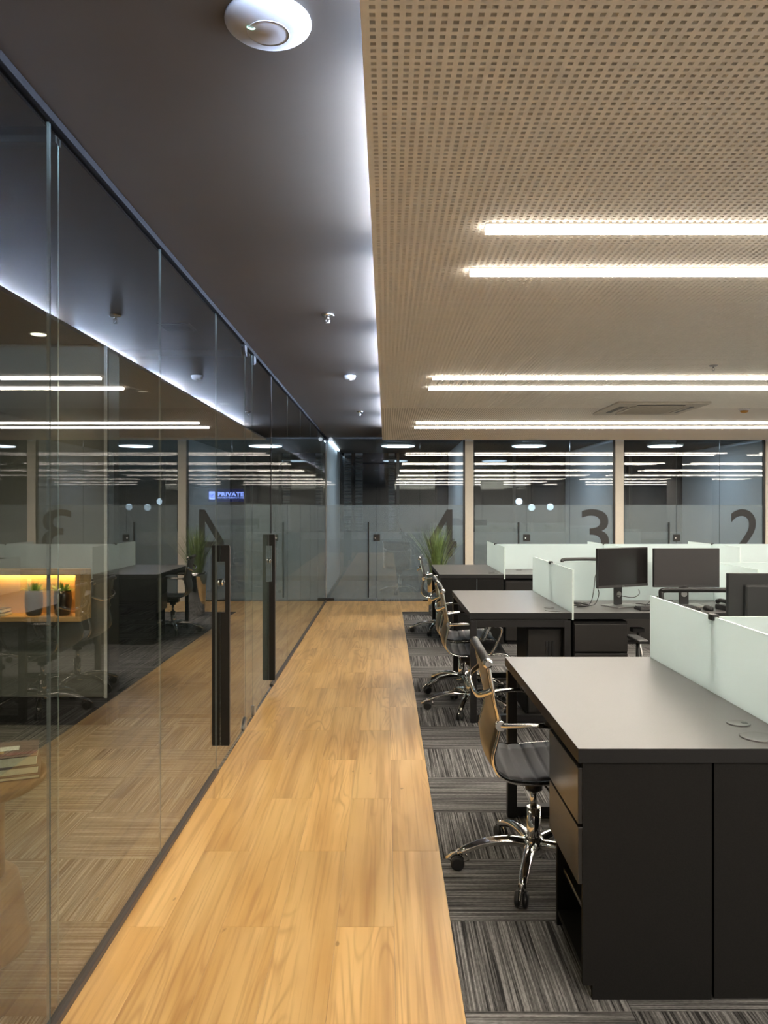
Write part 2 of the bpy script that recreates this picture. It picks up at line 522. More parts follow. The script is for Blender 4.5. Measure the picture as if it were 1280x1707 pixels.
# perforated panel
PIT = 0.026; HOLE = 0.0128
PY_0, PY_1 = 1.404, 12.03
V, Fc, MI = [], [], []
def add_quad(p, mi):
    b = len(V); V.extend(p); Fc.append((b, b+1, b+2, b+3)); MI.append(mi)
zb, zt = PAN_Z, PAN_Z+0.012
x_start = PAN_X+0.012
def flat(x0, x1, y0, y1, mi):
    add_quad([(x0, y0, zb), (x0, y1, zb), (x1, y1, zb), (x1, y0, zb)], mi)
nrows = int((8.2-PY_0)/PIT)
for j in range(nrows):
    y0 = PY_0+j*PIT; y1 = y0+PIT
    nc = int((0.52*y1+0.12-x_start)/PIT)
    flat(PAN_X, x_start, y0, y1, 0)
    for i in range(nc):
        x0 = x_start+i*PIT; x1 = x0+PIT
        a0 = x0+(PIT-HOLE)/2; a1 = a0+HOLE; b0 = y0+(PIT-HOLE)/2; b1 = b0+HOLE
        add_quad([(x0, y0, zb), (a0, b0, zb), (a1, b0, zb), (x1, y0, zb)], 0)
        add_quad([(x1, y0, zb), (a1, b0, zb), (a1, b1, zb), (x1, y1, zb)], 0)
        add_quad([(x1, y1, zb), (a1, b1, zb), (a0, b1, zb), (x0, y1, zb)], 0)
        add_quad([(x0, y1, zb), (a0, b1, zb), (a0, b0, zb), (x0, y0, zb)], 0)
        add_quad([(a0, b0, zb), (a0, b0, zt), (a1, b0, zt), (a1, b0, zb)], 0)
        add_quad([(a1, b0, zb), (a1, b0, zt), (a1, b1, zt), (a1, b1, zb)], 0)
        add_quad([(a1, b1, zb), (a1, b1, zt), (a0, b1, zt), (a0, b1, zb)], 0)
        add_quad([(a0, b1, zb), (a0, b1, zt), (a0, b0, zt), (a0, b0, zb)], 0)
    flat(x_start+nc*PIT, RX, y0, y1, 1)
ye = PY_0+nrows*PIT
flat(PAN_X, x_start, ye, PY_1, 0); flat(x_start, RX, ye, PY_1, 1)
flat(PAN_X, x_start, YN, PY_0, 0); flat(x_start, RX, YN, PY_0, 1)
# rim of the panel
z2 = PAN_Z+0.024
add_quad([(PAN_X, YN, zb), (PAN_X, YN, z2), (PAN_X, PY_1, z2), (PAN_X, PY_1, zb)], 0)
add_quad([(PAN_X, PY_1, zb), (PAN_X, PY_1, z2), (RX, PY_1, z2), (RX, PY_1, zb)], 0)
me = bpy.data.meshes.new('ceiling_panel')
va = np.array(V, dtype=np.float32); fa = np.array(Fc, dtype=np.int32)
me.vertices.add(len(va)); me.vertices.foreach_set('co', va.ravel())
me.loops.add(fa.size); me.loops.foreach_set('vertex_index', fa.ravel())
me.polygons.add(len(fa)); me.polygons.foreach_set('loop_start', np.arange(0, fa.size, 4, dtype=np.int32))
me.polygons.foreach_set('material_index', np.array(MI, dtype=np.int32))
me.update(calc_edges=True); me.validate()
me.materials.append(M['tan']); me.materials.append(M['tanperf'])
panel = struct(link('ceiling_panel', me), 'beige perforated ceiling panel hung below the dark ceiling')
MB().box(PAN_X+.002, RX, YN, PY_1-.002, zt+0.0005, z2).build('backing', 'felt', panel)
del V, Fc, MI

# ---- outer walls
struct(MB().box(LX-.1, LX, YN, YF, 0, CEIL).build('wall_left', 'greywall'), 'grey outer wall of the glass rooms')
struct(MB().box(RX, RX+.1, YN, YF, 0, CEIL).build('wall_right', 'greywall'), 'grey wall far to the right')
struct(MB().box(LX, RX, YN-.1, YN, 0, CEIL).build('wall_front', 'wall'), 'pale wall behind the viewpoint')

# far facade behind the back rooms: low wall, dark windows
fac = empty('wall_facade'); struct(fac, 'facade wall with dark night windows behind the far rooms')
MB().box(-0.95, RX, YF, YF+.1, 0, 1.0).build('parapet', 'greywall', fac)
MB().box(-0.95, RX, YF-.012, YF-.001, 0, 0.10).build('baseboard', 'brownbase', fac)
for i in range(9):
    x0 = -0.95+1.2*i
    MB().box(x0+.03, x0+1.17, YF+.03, YF+.04, 1.0, CEIL).build('pane', 'nightglass', fac)
    MB().box(x0-.03, x0+.03, YF, YF+.07, 1.0, CEIL).build('frame_post', 'blackmetal', fac)
# partitions between far rooms
for k, x in enumerate((1.34, 3.75, 6.16)):
    struct(MB().box(x-.05, x+.05, YB+.07, YF-.015, 0, CEIL).build('wall_partition', 'wall'), 'grey partition wall between the far rooms')
wl = struct(MB().box(-1.05, -0.95, YB+.012, YF, 0, CEIL).build('wall_room', 'wall'), 'white side wall of the far left room')
MB().box(-0.95, -0.938, YB+.02, YF-.013, 0, .10).build('baseboard', 'brownbase', wl)
struct(MB().box(LX, -1.05, YB, YB+.1, 0, CEIL).build('wall_end', 'darkwall'), 'dark end wall of the second glass room')

# blinds in the far left room
def blind(x, w, label):
    b = empty('window_blind', (x, YF-.06, 1.02)); tag(b, label, 'blind', None)
    MB().box(-w/2, w/2, -.02, .02, 1.55, 1.60, bev=.003).build('head_rail', 'blind', b)
    s = MB()
    for k in range(52):
        z = .02+k*.0295
        s.quad([(-w/2, -.012, z), (w/2, -.012, z), (w/2, .010, z+.016), (-w/2, .010, z+.016)])
    so = s.build('slats', 'blind', b, fix=False); so['kind'] = 'stuff'
blind(-0.78, .15, 'narrow grey slatted blind beside the white side wall in far room')
blind(-0.55, .15, 'narrow grey slatted blind, second from the white side wall')
blind(0.12, .13, 'narrow grey slatted blind behind the glass door marked four')

# ---- left glass wall
def pane(name, parent, y0, y1, z0, z1, x=GX, t=0.008, mat='glass', yaw=0.0):
    b = MB()
    cy = (y0+y1)/2
    h = (y1-y0)/2
    b.box(-t/2, t/2, -h, h, z0, z1)
    for f in b.bm.faces:
        if abs(f.normal.x) < .5: f.material_index = 1
    o = b.build(name, [mat, 'glassedge'], parent, (x, cy, 0), yaw, fix=False)
    return o
GT = CEIL-0.012
gw = struct(empty('wall_glass'), 'long frameless glass wall along the corridor')
lefts = [(-1.06, 0.02), (0.02, 1.112), (1.115, 2.205), (2.210, 3.290), (3.293, 4.376)]
for k, (a, b_) in enumerate(lefts):
    pane('glass_pane', gw, a+.002, b_-.002, .012, GT, yaw=[0, 0, .0006, -.0006, .0004][k])
pane('glass_pane', gw, 5.275, 5.555, .012, GT)
fars = [(6.47, 7.57), (7.573, 8.70), (8.703, 9.83), (9.833, 10.96), (10.963, 12.385)]
for k, (a, b_) in enumerate(fars):
    pane('glass_pane', gw, a, b_, .012, GT, yaw=[.0005, -.0008, .0006, -.0004, .0003][k])
    MB().box(-.0008, .0008, -(b_-a)/2, (b_-a)/2, .03, 1.537).build('frosted_film', 'film', gw, (GX-.0075, (a+b_)/2, 0))
MB().box(-.0008, .0008, -.11, .14, .03, 1.537).build('frosted_film', 'film', gw, (GX-.0075, 5.415, 0))
MB().box(GX-.016, GX+.018, -1.06, 4.372, 0.0, .022, bev=.002).build('floor_channel', 'channel', gw)
MB().box(GX-.016, GX+.018, 6.47, 12.38, 0.0, .022, bev=.002).build('floor_channel', 'channel', gw)
MB().box(GX-.018, GX+.018, -1.06, 12.38, GT-.014, CEIL-.0005, bev=.002).build('ceiling_channel', 'matteblack', gw)

# glass doors with wide flat handles
def glass_door(name, y0, y1, hy, film, label, pivot):
    d = struct(empty(name), label)
    leaf = pane('glass_leaf', d, y0+.003, y1-.003, .016, GT-.02)
    if film:
        MB().box(-.0008, .0008, -(y1-y0)/2+.004, (y1-y0)/2-.004, .03, 1.537).build('frosted_film', 'film', leaf, (-.0075, 0, 0))
    zt_, zb_ = (1.285, .118) if not film else (1.285, .085)
    h = empty('door_handle', (GX, hy, 0), 0, d)
    w = .053
    g0, g1 = zt_-.30*(1 if True else 1), zt_-.09
    def half(sg):
        b = MB()
        x0, x1 = sorted((sg*.0055, sg*w))
        xi0, xi1 = sorted((sg*.026, sg*.0255))
        b.box(x0, x1, -.012, .012, zb_, zt_-.39)
        b.box(x0, x1, -.012, .012, zt_-.095, zt_)
        xa, xb = sorted((sg*.029, sg*w))
        b.box(xa, xb, -.012, .012, zt_-.39, zt_-.095)
        return b
    half(1).build('handle_plate', 'handle', h)
    half(-1).build('handle_plate', 'handle', h)
    for sg in (-1, 1):
        MB().box(sg*.0545-.0012, sg*.0545+.0012, -.009, .009, zb_+.01, zt_-.01).build('handle_trim', 'channel', h)
    lk = MB()
    zl = zt_-.215
    for sg in (-1, 1):
        lk.cyl((sg*.0055, 0, zl), (sg*.018, 0, zl), .020, 16)
        lk.cyl((sg*.018, 0, zl), (sg*.042, 0, zl), .006, 10)
    lk.tube([(-.026, .016*math.cos(a), zl+.03*math.sin(a)) for a in [2*PI*k/14 for k in range(14)]], .003, 6, closed=True)
    lk.build('lock', 'chrome', h)
    for z0, z1, up in ((.006, .075, True), (GT-.085, GT-.018, False)):
        b = MB()
        s = 1 if pivot > (y0+y1)/2 else -1
        out = []
        for k in range(9):
            a = PI/2*k/8
            out.append((.085*math.cos(a), (z1-z0)*math.sin(a)))
        out = [(0, 0)] + out
        for sx in (-1, 1):
            def f(xx):
                return lambda a, c: Vector((xx, pivot-s*a, z0+c if up else z1-c))
            b.poly_extrude(out, f(GX+sx*.0055), f(GX+sx*.016))
        b.build('pivot_hinge', 'satin' if up else 'blackmetal', d)
    return d
glass_door('door_1', 4.380, 5.270, 4.50, False, 'clear glass door with a tall flat black handle', 5.27)
glass_door('door_2', 5.560, 6.465, 6.345, True, 'frosted glass door with a tall flat black handle', 5.56)
# black edge seal of the second door
MB().box(GX-.008, GX+.008, 6.460, 6.4685, 1.29, GT-.02).build('edge_seal', 'blackmetal', bpy.data.objects['door_2'])

# corner fittings where the two glass walls meet
cf = MB()
cf.box(GX-.13, GX+.14, YB-.05, YB-.02, .012, .055, bev=.012)
cf.build('corner_shoe', 'blackmetal', gw)
b = MB().box(GX-.09, GX+.10, YB-.045, YB-.022, CEIL-.055, CEIL-.02, bev=.008)
ct = b.build('corner_clamp', 'blackmetal', gw)
for sx in (-.085, .085):
    MB().cyl((GX+sx, YB-.085, CEIL-.036), (GX+sx, YB-.045, CEIL-.036), .032, 16).build('clamp_disc', 'tan', ct)

# transverse glass partitions of the front glass room
def cross_glass(name, y, xa, xb, label, ang=0):
    g = struct(empty(name), label)
    b = MB(); b.box(xa, xb, -.005, .005, .012, GT)
    for f in b.bm.faces:
        if abs(f.normal.y) < .5: f.material_index = 1
    b.build('glass_pane', ['glassback', 'glassedge'], g, (0, y, 0), fix=False)
    MB().box(xa, xb, y-.02, y+.02, 0, .028).build('floor_channel', 'brownbase', g)
    MB().box(xa, xb, y-.02, y+.02, GT-.035, CEIL-.0005).build('ceiling_channel', 'blackmetal', g)
cross_glass('wall_cross', 2.30, LX, GX-.012, 'clear glass partition crossing the front glass room')
cross_glass('wall_cross', 5.53, -1.94, GX-.012, 'clear glass partition between first and second glass rooms')

# solid end wall with niche
ew = struct(MB().box(LX, -1.925, 5.33, 5.53, .20, CEIL).build('wall_niche', 'darkwall'), 'dark panelled end wall carrying the lit niche')
MB().box(LX, -1.932, 5.335, 5.53, 0, .20).build('plinth', 'blackmetal', ew)
MB().box(-1.925, -1.915, 5.328, 5.535, 0.0, CEIL).build('edge_panel', 'blackmetal', ew)
MB().box(-1.945, -1.925, 5.318, 5.330, .19, CEIL).build('edge_strip', 'white', ew)
MB().box(LX, -1.945, 5.324, 5.330, .196, .202).build('edge_strip', 'satin', ew)

# ---- back glass wall with doors, mullions, film and numerals
bw = struct(empty('wall_back'), 'back wall of glass panes with white mullions')
def bpane(parent, x0, x1, z0, z1, yaw=0, name='glass_pane'):
    b = MB(); cx = (x0+x1)/2; h = (x1-x0)/2
    b.box(-h, h, -.005, .005, z0, z1)
    for f in b.bm.faces:
        if abs(f.normal.y) < .5: f.material_index = 1
    return b.build(name, ['glassback', 'glassedge'], parent, (cx, YB, 0), yaw, fix=False)
def bfilm(parent, x0, x1):
    MB().box(x0, x1, YB+.0065, YB+.008, .03, 1.545).build('frosted_film', 'filmback', parent)
MULL = [1.34, 3.75, 6.16, 8.57, 10.98]
for x in MULL:
    MB().box(x-.0675, x+.0675, YB-.035, YB+.035, 0, CEIL, bev=.004).build('mullion', 'offwhite', bw)
    MB().box(x-.0975, x-.0675, YB-.02, YB+.02, 0, CEIL).build('mullion_seal', 'blackmetal', bw)
MB().box(-0.95, RX, YB-.02, YB+.02, CEIL-.025, CEIL-.0005).build('ceiling_channel', 'blackmetal', bw)
MB().box(0.6, 1.24, YB-.02, YB+.02, 0, .022).build('floor_channel', 'blackmetal', bw)
lo = -0.95
names = {0: '4', 1: '3', 2: '2'}
dn = 3
for k, x in enumerate(MULL):
    left = lo if k == 0 else MULL[k-1]+.0675
    right = x-.0975
    xd1 = MULL[k]-1.485         # door right edge
    xd0 = xd1-.80 if k == 0 else left+.02
    if k == 0: xd0 = left+.004
    if k < 3:
        d = struct(empty('door_%d' % dn), 'frosted glass door with long black handle and square lock, room %s' % {0: 'four', 1: 'three', 2: 'two'}[k]); dn += 1
        leaf = bpane(d, xd0, xd1-.002, .012, CEIL-.03, random.uniform(-.0012, .0012), 'glass_leaf')
        bfilm(d, xd0, xd1-.002)
        hx = xd1-.135
        h = MB().box(hx-.011, hx+.011, YB-.045, YB-.025, .06, 1.27, bev=.004)
        h.cyl((hx, YB-.03, .2), (hx, YB-.004, .2), .008, 8); h.cyl((hx, YB-.03, 1.1), (hx, YB-.004, 1.1), .008, 8)
        h.build('door_handle', 'handle', d)
        lk = MB().box(xd1-.055, xd1+.055, YB-.022, YB-.0055, .965, 1.075, bev=.012).build('lock', 'blackplastic', d)
        MB().cyl((xd1-.022, YB-.027, 1.015), (xd1-.022, YB-.022, 1.015), .012, 12).build('lock_cylinder', 'chrome', lk)
    else:
        bpane(bw, left+.003, xd1-.002, .012, CEIL-.03, random.uniform(-.0012, .0012)); bfilm(bw, left+.003, xd1-.002)
    mid = (xd1+right)/2
    segs = [(xd1+.002, mid-.002), (mid+.002, right-.001)]
    for a, c in segs:
        bpane(bw, a, c, .012, CEIL-.03, random.uniform(-.0012, .0012))
    bfilm(bw, xd1+.002, right-.001)
    if k == 0:
        nb = MB()
        f0 = lambda a, c: Vector(((a-643)*YB/FPX, YB-.0078, EYE-(c-846)*YB/FPX))
        f1 = lambda a, c: Vector(((a-643)*YB/FPX, YB-.0066, EYE-(c-846)*YB/FPX))
        nb.poly_extrude([(744.4, 849.5), (754, 849.5), (754, 928), (744.4, 928)], f0, f1)
        nb.poly_extrude([(713.5, 902.5), (744.4, 902.5), (744.4, 912.5), (713.5, 912.5)], f0, f1)
        nb.poly_extrude([(754, 902.5), (761, 902.5), (761, 912.5), (754, 912.5)], f0, f1)
        nb.poly_extrude([(744.4, 849.5), (744.4, 868), (724.5, 902.5), (713.5, 902.5)], f0, f1)
        n_ = nb.build('room_numeral', 'numeral', bw); n_['label'] = 'dark numeral four on the frosted glass'
    elif k in names:
        nm = text_mesh(names[k], 1.03, .0006, .003)
        xs = [v.co.x for v in nm.vertices]; ys = [v.co.y for v in nm.vertices]
        mw = max(xs)-min(xs)
        tw = {0: .56, 1: .46, 2: .46}[k]; th = .74
        sx = tw/mw; sy = th/(max(ys)-min(ys)); mx = max(xs); my = max(ys)
        rt = {0: 1.085, 1: 3.59, 2: 6.00}[k]
        for v in nm.vertices:
            v.co = Vector(((v.co.x-mx)*sx, v.co.z, (v.co.y-my)*sy))
        nm.materials.append(M['numeral'])
        n_ = link('room_numeral', nm, bw, (rt, YB-.0072, 1.478))
        n_['label'] = 'dark numeral %s on the frosted glass' % {'4': 'four', '3': 'three', '2': 'two'}[names[k]]

# ---- columns behind the viewpoint and to the right (seen as reflections)
for k, (x, y, w) in enumerate(((4.2, -6.0, .8), (7.4, -6.0, .9), (10.9, -3.0, 1.2))):
    struct(MB().box(x-w/2, x+w/2, y-w/2, y+w/2, 0, PAN_Z).build('column', 'wall'), 'white square column')

# ================================================================== LIGHTS
def light_bar(y, x0, x1, label, group):
    o = empty('light_bar', (x0, y, PAN_Z)); tag(o, label, 'ceiling light', group)
    MB().box(0, x1-x0, -.034, .034, -.004, 0).build('housing', 'offwhite', o)
    b = MB()
    sec = [(-.030, -.004), (-.030, -.018), (-.022, -.024), (.022, -.024), (.030, -.018), (.030, -.004)]
    b.poly_extrude(sec, lambda a, c: Vector((.004, a, c)), lambda a, c: Vector((x1-x0-.004, a, c)))
    b.bm.normal_update()
    bmesh.ops.recalc_face_normals(b.bm, faces=b.bm.faces)
    for f in b.bm.faces: f.material_index = 0 if f.normal.z < -.9 else 1
    b.build('diffuser', ['bar', 'barside'], o)
base_y = [2.89, 6.20, 9.50]
ordn = ['nearest', 'middle', 'farthest']
for k, y in enumerate(base_y):
    light_bar(y, .372, 6.52, 'nearer long white light bar of the %s ceiling pair' % ordn[k], 'light bars in the beige ceiling')
    light_bar(y+.53, .372, 6.52, 'farther long white light bar of the %s ceiling pair' % ordn[k], 'light bars in the beige ceiling')
for k in range(4):
    y = 2.89-3.3*(k+1)
    for q in (0, .53):
        light_bar(y+q, .372, 6.52, 'white light bar seen only as a thin reflected line in glass', 'reflected light bars')
for k in range(7):
    y = 9.50-3.3*k
    for q in (0, .53):
        light_bar(y+q, 7.15, 13.2, 'white light bar seen only as a thin reflected line in glass', 'reflected light bars')

# cove tubes on top of the panel edge
for k, yc in enumerate((-.35, 1.05, 2.55, 4.05, 5.55, 7.05, 8.55, 10.05)):
    t = empty('cove_tube', (0.072, yc, z2+.001)); 
    tag(t, 'cool white cove tube above the beige panel edge, %s from the viewpoint' % ['one behind', 'first ahead', 'second ahead', 'third ahead', 'fourth ahead', 'fifth ahead', 'sixth ahead', 'seventh ahead'][k], 'cove light', 'cove tubes above the panel edge')
    MB().cyl((0, -.58, .014), (0, .58, .014), .011, 10).build('tube', 'cove', t)
    MB().box(-.008, .008, -.60, .60, 0, .004).build('holder', 'white', t)

# round lamps in the far rooms
for k, (x, lab) in enumerate(((.22, 'cool round ceiling lamp in the far room marked four'), (2.55, 'cool round ceiling lamp in the far room marked three'),
                              (4.98, 'cool round ceiling lamp in the far room marked two'))):
    o = empty('round_lamp', (x, 13.75, CEIL)); tag(o, lab, 'ceiling light', 'round lamps of the far rooms')
    MB().lathe([(.30, -.035), (.31, -.03), (.31, 0)], seg=40).build('rim', 'white', o)
    MB().lathe([(.285, -.040), (.29, -.0352)], seg=40).build('diffuser', 'ring', o)
o = MB().box(-.93, -.90, YB+.35, YB+2.6, CEIL-.03, CEIL-.012).build('wall_washer', 'washer')
tag(o, 'slim cool light strip washing the white side wall of far room', 'light strip')

# downlights of the front glass room: one by the niche wall, two added
def downlight(x, y, label, watts=DOWN_W, ang=95):
    o = empty('downlight', (x, y, CEIL)); tag(o, label, 'ceiling light', 'recessed downlights of the glass room')
    b = MB(); b.lathe([(.055, -.006), (.062, -.006), (.062, 0)], seg=28); b.build('trim_ring', 'white', o)
    MB().lathe([(.045, -.009), (.05, -.0065)], seg=28).build('lens', 'down', o)
    ld = bpy.data.lights.new('spot', 'SPOT'); ld.energy = watts; ld.color = (1.0, .80, .52)
    ld.spot_size = math.radians(ang); ld.spot_blend = .7; ld.shadow_soft_size = .05
    lo_ = bpy.data.objects.new('lamp', ld); COL.objects.link(lo_); lo_.parent = o; lo_.location = (0, 0, -.03)
downlight(-2.25, 5.00, 'warm recessed downlight above the niche wall', 10, 80)
downlight(-2.35, 3.6, 'added warm downlight out of view, lighting carpet between niche and round table', DOWN_W*1.9, 130)  # added beyond the view to light the room carpet
downlight(-1.75, 2.7, 'added warm downlight out of view, lighting the round wooden table', DOWN_W, 120)  # added beyond the view to light the table end of the room
# ceiling grille in the glass room
g = empty('air_grille', (-1.30, 4.80, CEIL)); tag(g, 'small square air grille in the dark glass room ceiling', 'grille')
MB().box(-.10, .10, -.10, .10, -.008, 0, bev=.002).build('frame', 'channel', g)
for k in range(6): MB().box(-.085, .085, -.075+k*.028, -.062+k*.028, -.012, -.008).build('slat', 'blackmetal', g)

# ceiling devices
ap = empty('access_point', (-.272, 1.785, CEIL)); tag(ap, 'white round wireless access point on the dark ceiling with green light', 'access point')
MB().lathe([(.002, -.034), (.02, -.0335), (.04, -.0318), (.06, -.0285), (.078, -.0235), (.09, -.018), (.098, -.011), (.10, -.006), (.099, -.001), (.085, 0)], seg=56).build('shell', 'apwhite', ap)
MB().tube([(.048*math.cos(2*PI*k/40), .048*math.sin(2*PI*k/40), -.0306) for k in range(40)], .0012, 6, closed=True).build('centre_ring', 'apwhite', ap)
led = MB(); led.tube([(-.012+.012*math.cos(a)-.022, .018*math.sin(a)-.038, -.0330) for a in (2.6, 2.2, 1.8, 1.4, 1.0)], .0016, 6)
led.build('status_light', 'led', ap)

def sprinkler(x, y, z, label, mat='chrome', s=1.0, grp='ceiling sprinklers'):
    o = empty('sprinkler', (x, y, z)); tag(o, label, 'sprinkler', grp)
    MB().lathe([(.03*s, -.012*s), (.036*s, -.008*s), (.038*s, 0)], seg=24).build('escutcheon', mat, o)
    b = MB().cyl((0, 0, -.012*s), (0, 0, -.028*s), .008*s, 10)
    b.tube([(-.009*s, 0, -.026*s), (-.011*s, 0, -.036*s), (-.004*s, 0, -.048*s)], .0025*s, 6)
    b.tube([(.009*s, 0, -.026*s), (.011*s, 0, -.036*s), (.004*s, 0, -.048*s)], .0025*s, 6)
    b.lathe([(.013*s, -.052*s), (.014*s, -.049*s)], seg=14)
    b.build('sprinkler_head', mat, o)
sprinkler(-.34, 4.50, CEIL, 'chrome sprinkler on dark ceiling nearest the access point')
sprinkler(-.305, 9.05, CEIL, 'small chrome sprinkler on dark ceiling near the far end')
sprinkler(2.43, 5.72, PAN_Z, 'small dark sprinkler in the beige ceiling before second light pair', 'satin', .8)
sd = empty('smoke_detector', (-.31, 6.60, CEIL)); tag(sd, 'white smoke detector on dark ceiling beside the bright cove', 'smoke detector')
MB().lathe([(.03, -.034), (.042, -.030), (.046, -.02), (.05, -.014), (.052, 0)], seg=28).build('housing', 'white', sd)
MB().lathe([(.012, -.040), (.02, -.034)], seg=16).build('sensor', 'satin', sd)
dt = empty('heat_detector', (3.84, 8.26, PAN_Z)); tag(dt, 'small amber domed detector in the beige ceiling beside air conditioner', 'detector')
MB().lathe([(.05, -.018), (.056, -.012), (.06, 0)], seg=24).build('base', 'white', dt)
MB().lathe([(.015, -.044), (.035, -.036), (.045, -.018)], seg=24).build('dome', 'amber', dt)

# ceiling cassette air conditioner
ac = empty('air_conditioner', (2.78, 8.15, PAN_Z)); tag(ac, 'square ceiling cassette air conditioner in the beige perforated ceiling', 'air conditioner')
acm = plain('cassette_plastic', (0.46, .41, .34), .5)
MB().box(-.47, .47, -.47, .47, -.022, 0, bev=.008).build('frame', acm, ac)
MB().box(-.27, .27, -.27, .27, -.032, -.022, bev=.004).build('grille', acm, ac)
for k in range(9): MB().box(-.24, .24, -.22+k*.055, -.205+k*.055, -.036, -.032).build('grille_slat', acm, ac)
for a in range(4):
    o = MB().box(-.24, .24, .335, .385, -.025, -.0215).build('outlet_slot', 'blackmetal', ac); o.rotation_euler.z = a*PI/2
    o2 = MB().box(-.24, .24, .30, .335, -.030, -.0225, bev=.002).build('louvre', acm, ac); o2.rotation_euler.z = a*PI/2

# ================================================================== BENCHES
BY = [(2.343, 3.783), (5.365, 6.805), (8.440, 9.880)]
BN = ['nearest', 'middle', 'farthest']
X0, XD = 0.585, 1.302
XM = [1.302, 2.590, 3.878, 5.166]
TH = .044
def grommet(parent, x, y, r, slot=True):
    g = MB().lathe([(r, 0), (r, .003), (r*.94, .0042), (r*.9, .0038), (.002, .0038)], seg=32).build('grommet', 'grommet', parent, (x, y, .0))
    if slot:
        MB().box(r*.25, r*.75, -r*.22, r*.22, .0036, .0044).build('grommet_slot', 'blackplastic', g)
def worktop(x0, x1, y0, y1, parent):
    w = MB().box(x0, x1, y0, y1, -TH, 0, bev=.0012)
    for f in w.bm.faces:
        f.material_index = 0 if f.normal.z > .5 else 1
    return w.build('worktop', ['desktop', 'deskedge'], parent, (0, 0, DH), fix=False)
def leg_frame(x0, x1, y, parent, t=.045):
    b = MB()
    z1 = DH-TH-.012
    b.box(x0, x0+t, y-t/2, y+t/2, 0.004, z1, bev=.002)
    b.box(x1-t, x1, y-t/2, y+t/2, 0.004, z1, bev=.002)
    b.box(x0+t, x1-t, y-t/2, y+t/2, z1-t, z1)
    b.box(x0+t, x1-t, y-t/2, y+t/2, .012, .012+t)
    b.cyl((x0+t/2, y, 0), (x0+t/2, y, .006), .018, 12); b.cyl((x1-t/2, y, 0), (x1-t/2, y, .006), .018, 12)
    b.build('leg_frame', 'blackmetal', parent)
    s = MB()
    s.box(x0+.02, x1-.02, y-.015, y+.015, z1, DH-TH)
    s.build('top_spacer', 'blackmetal', parent)

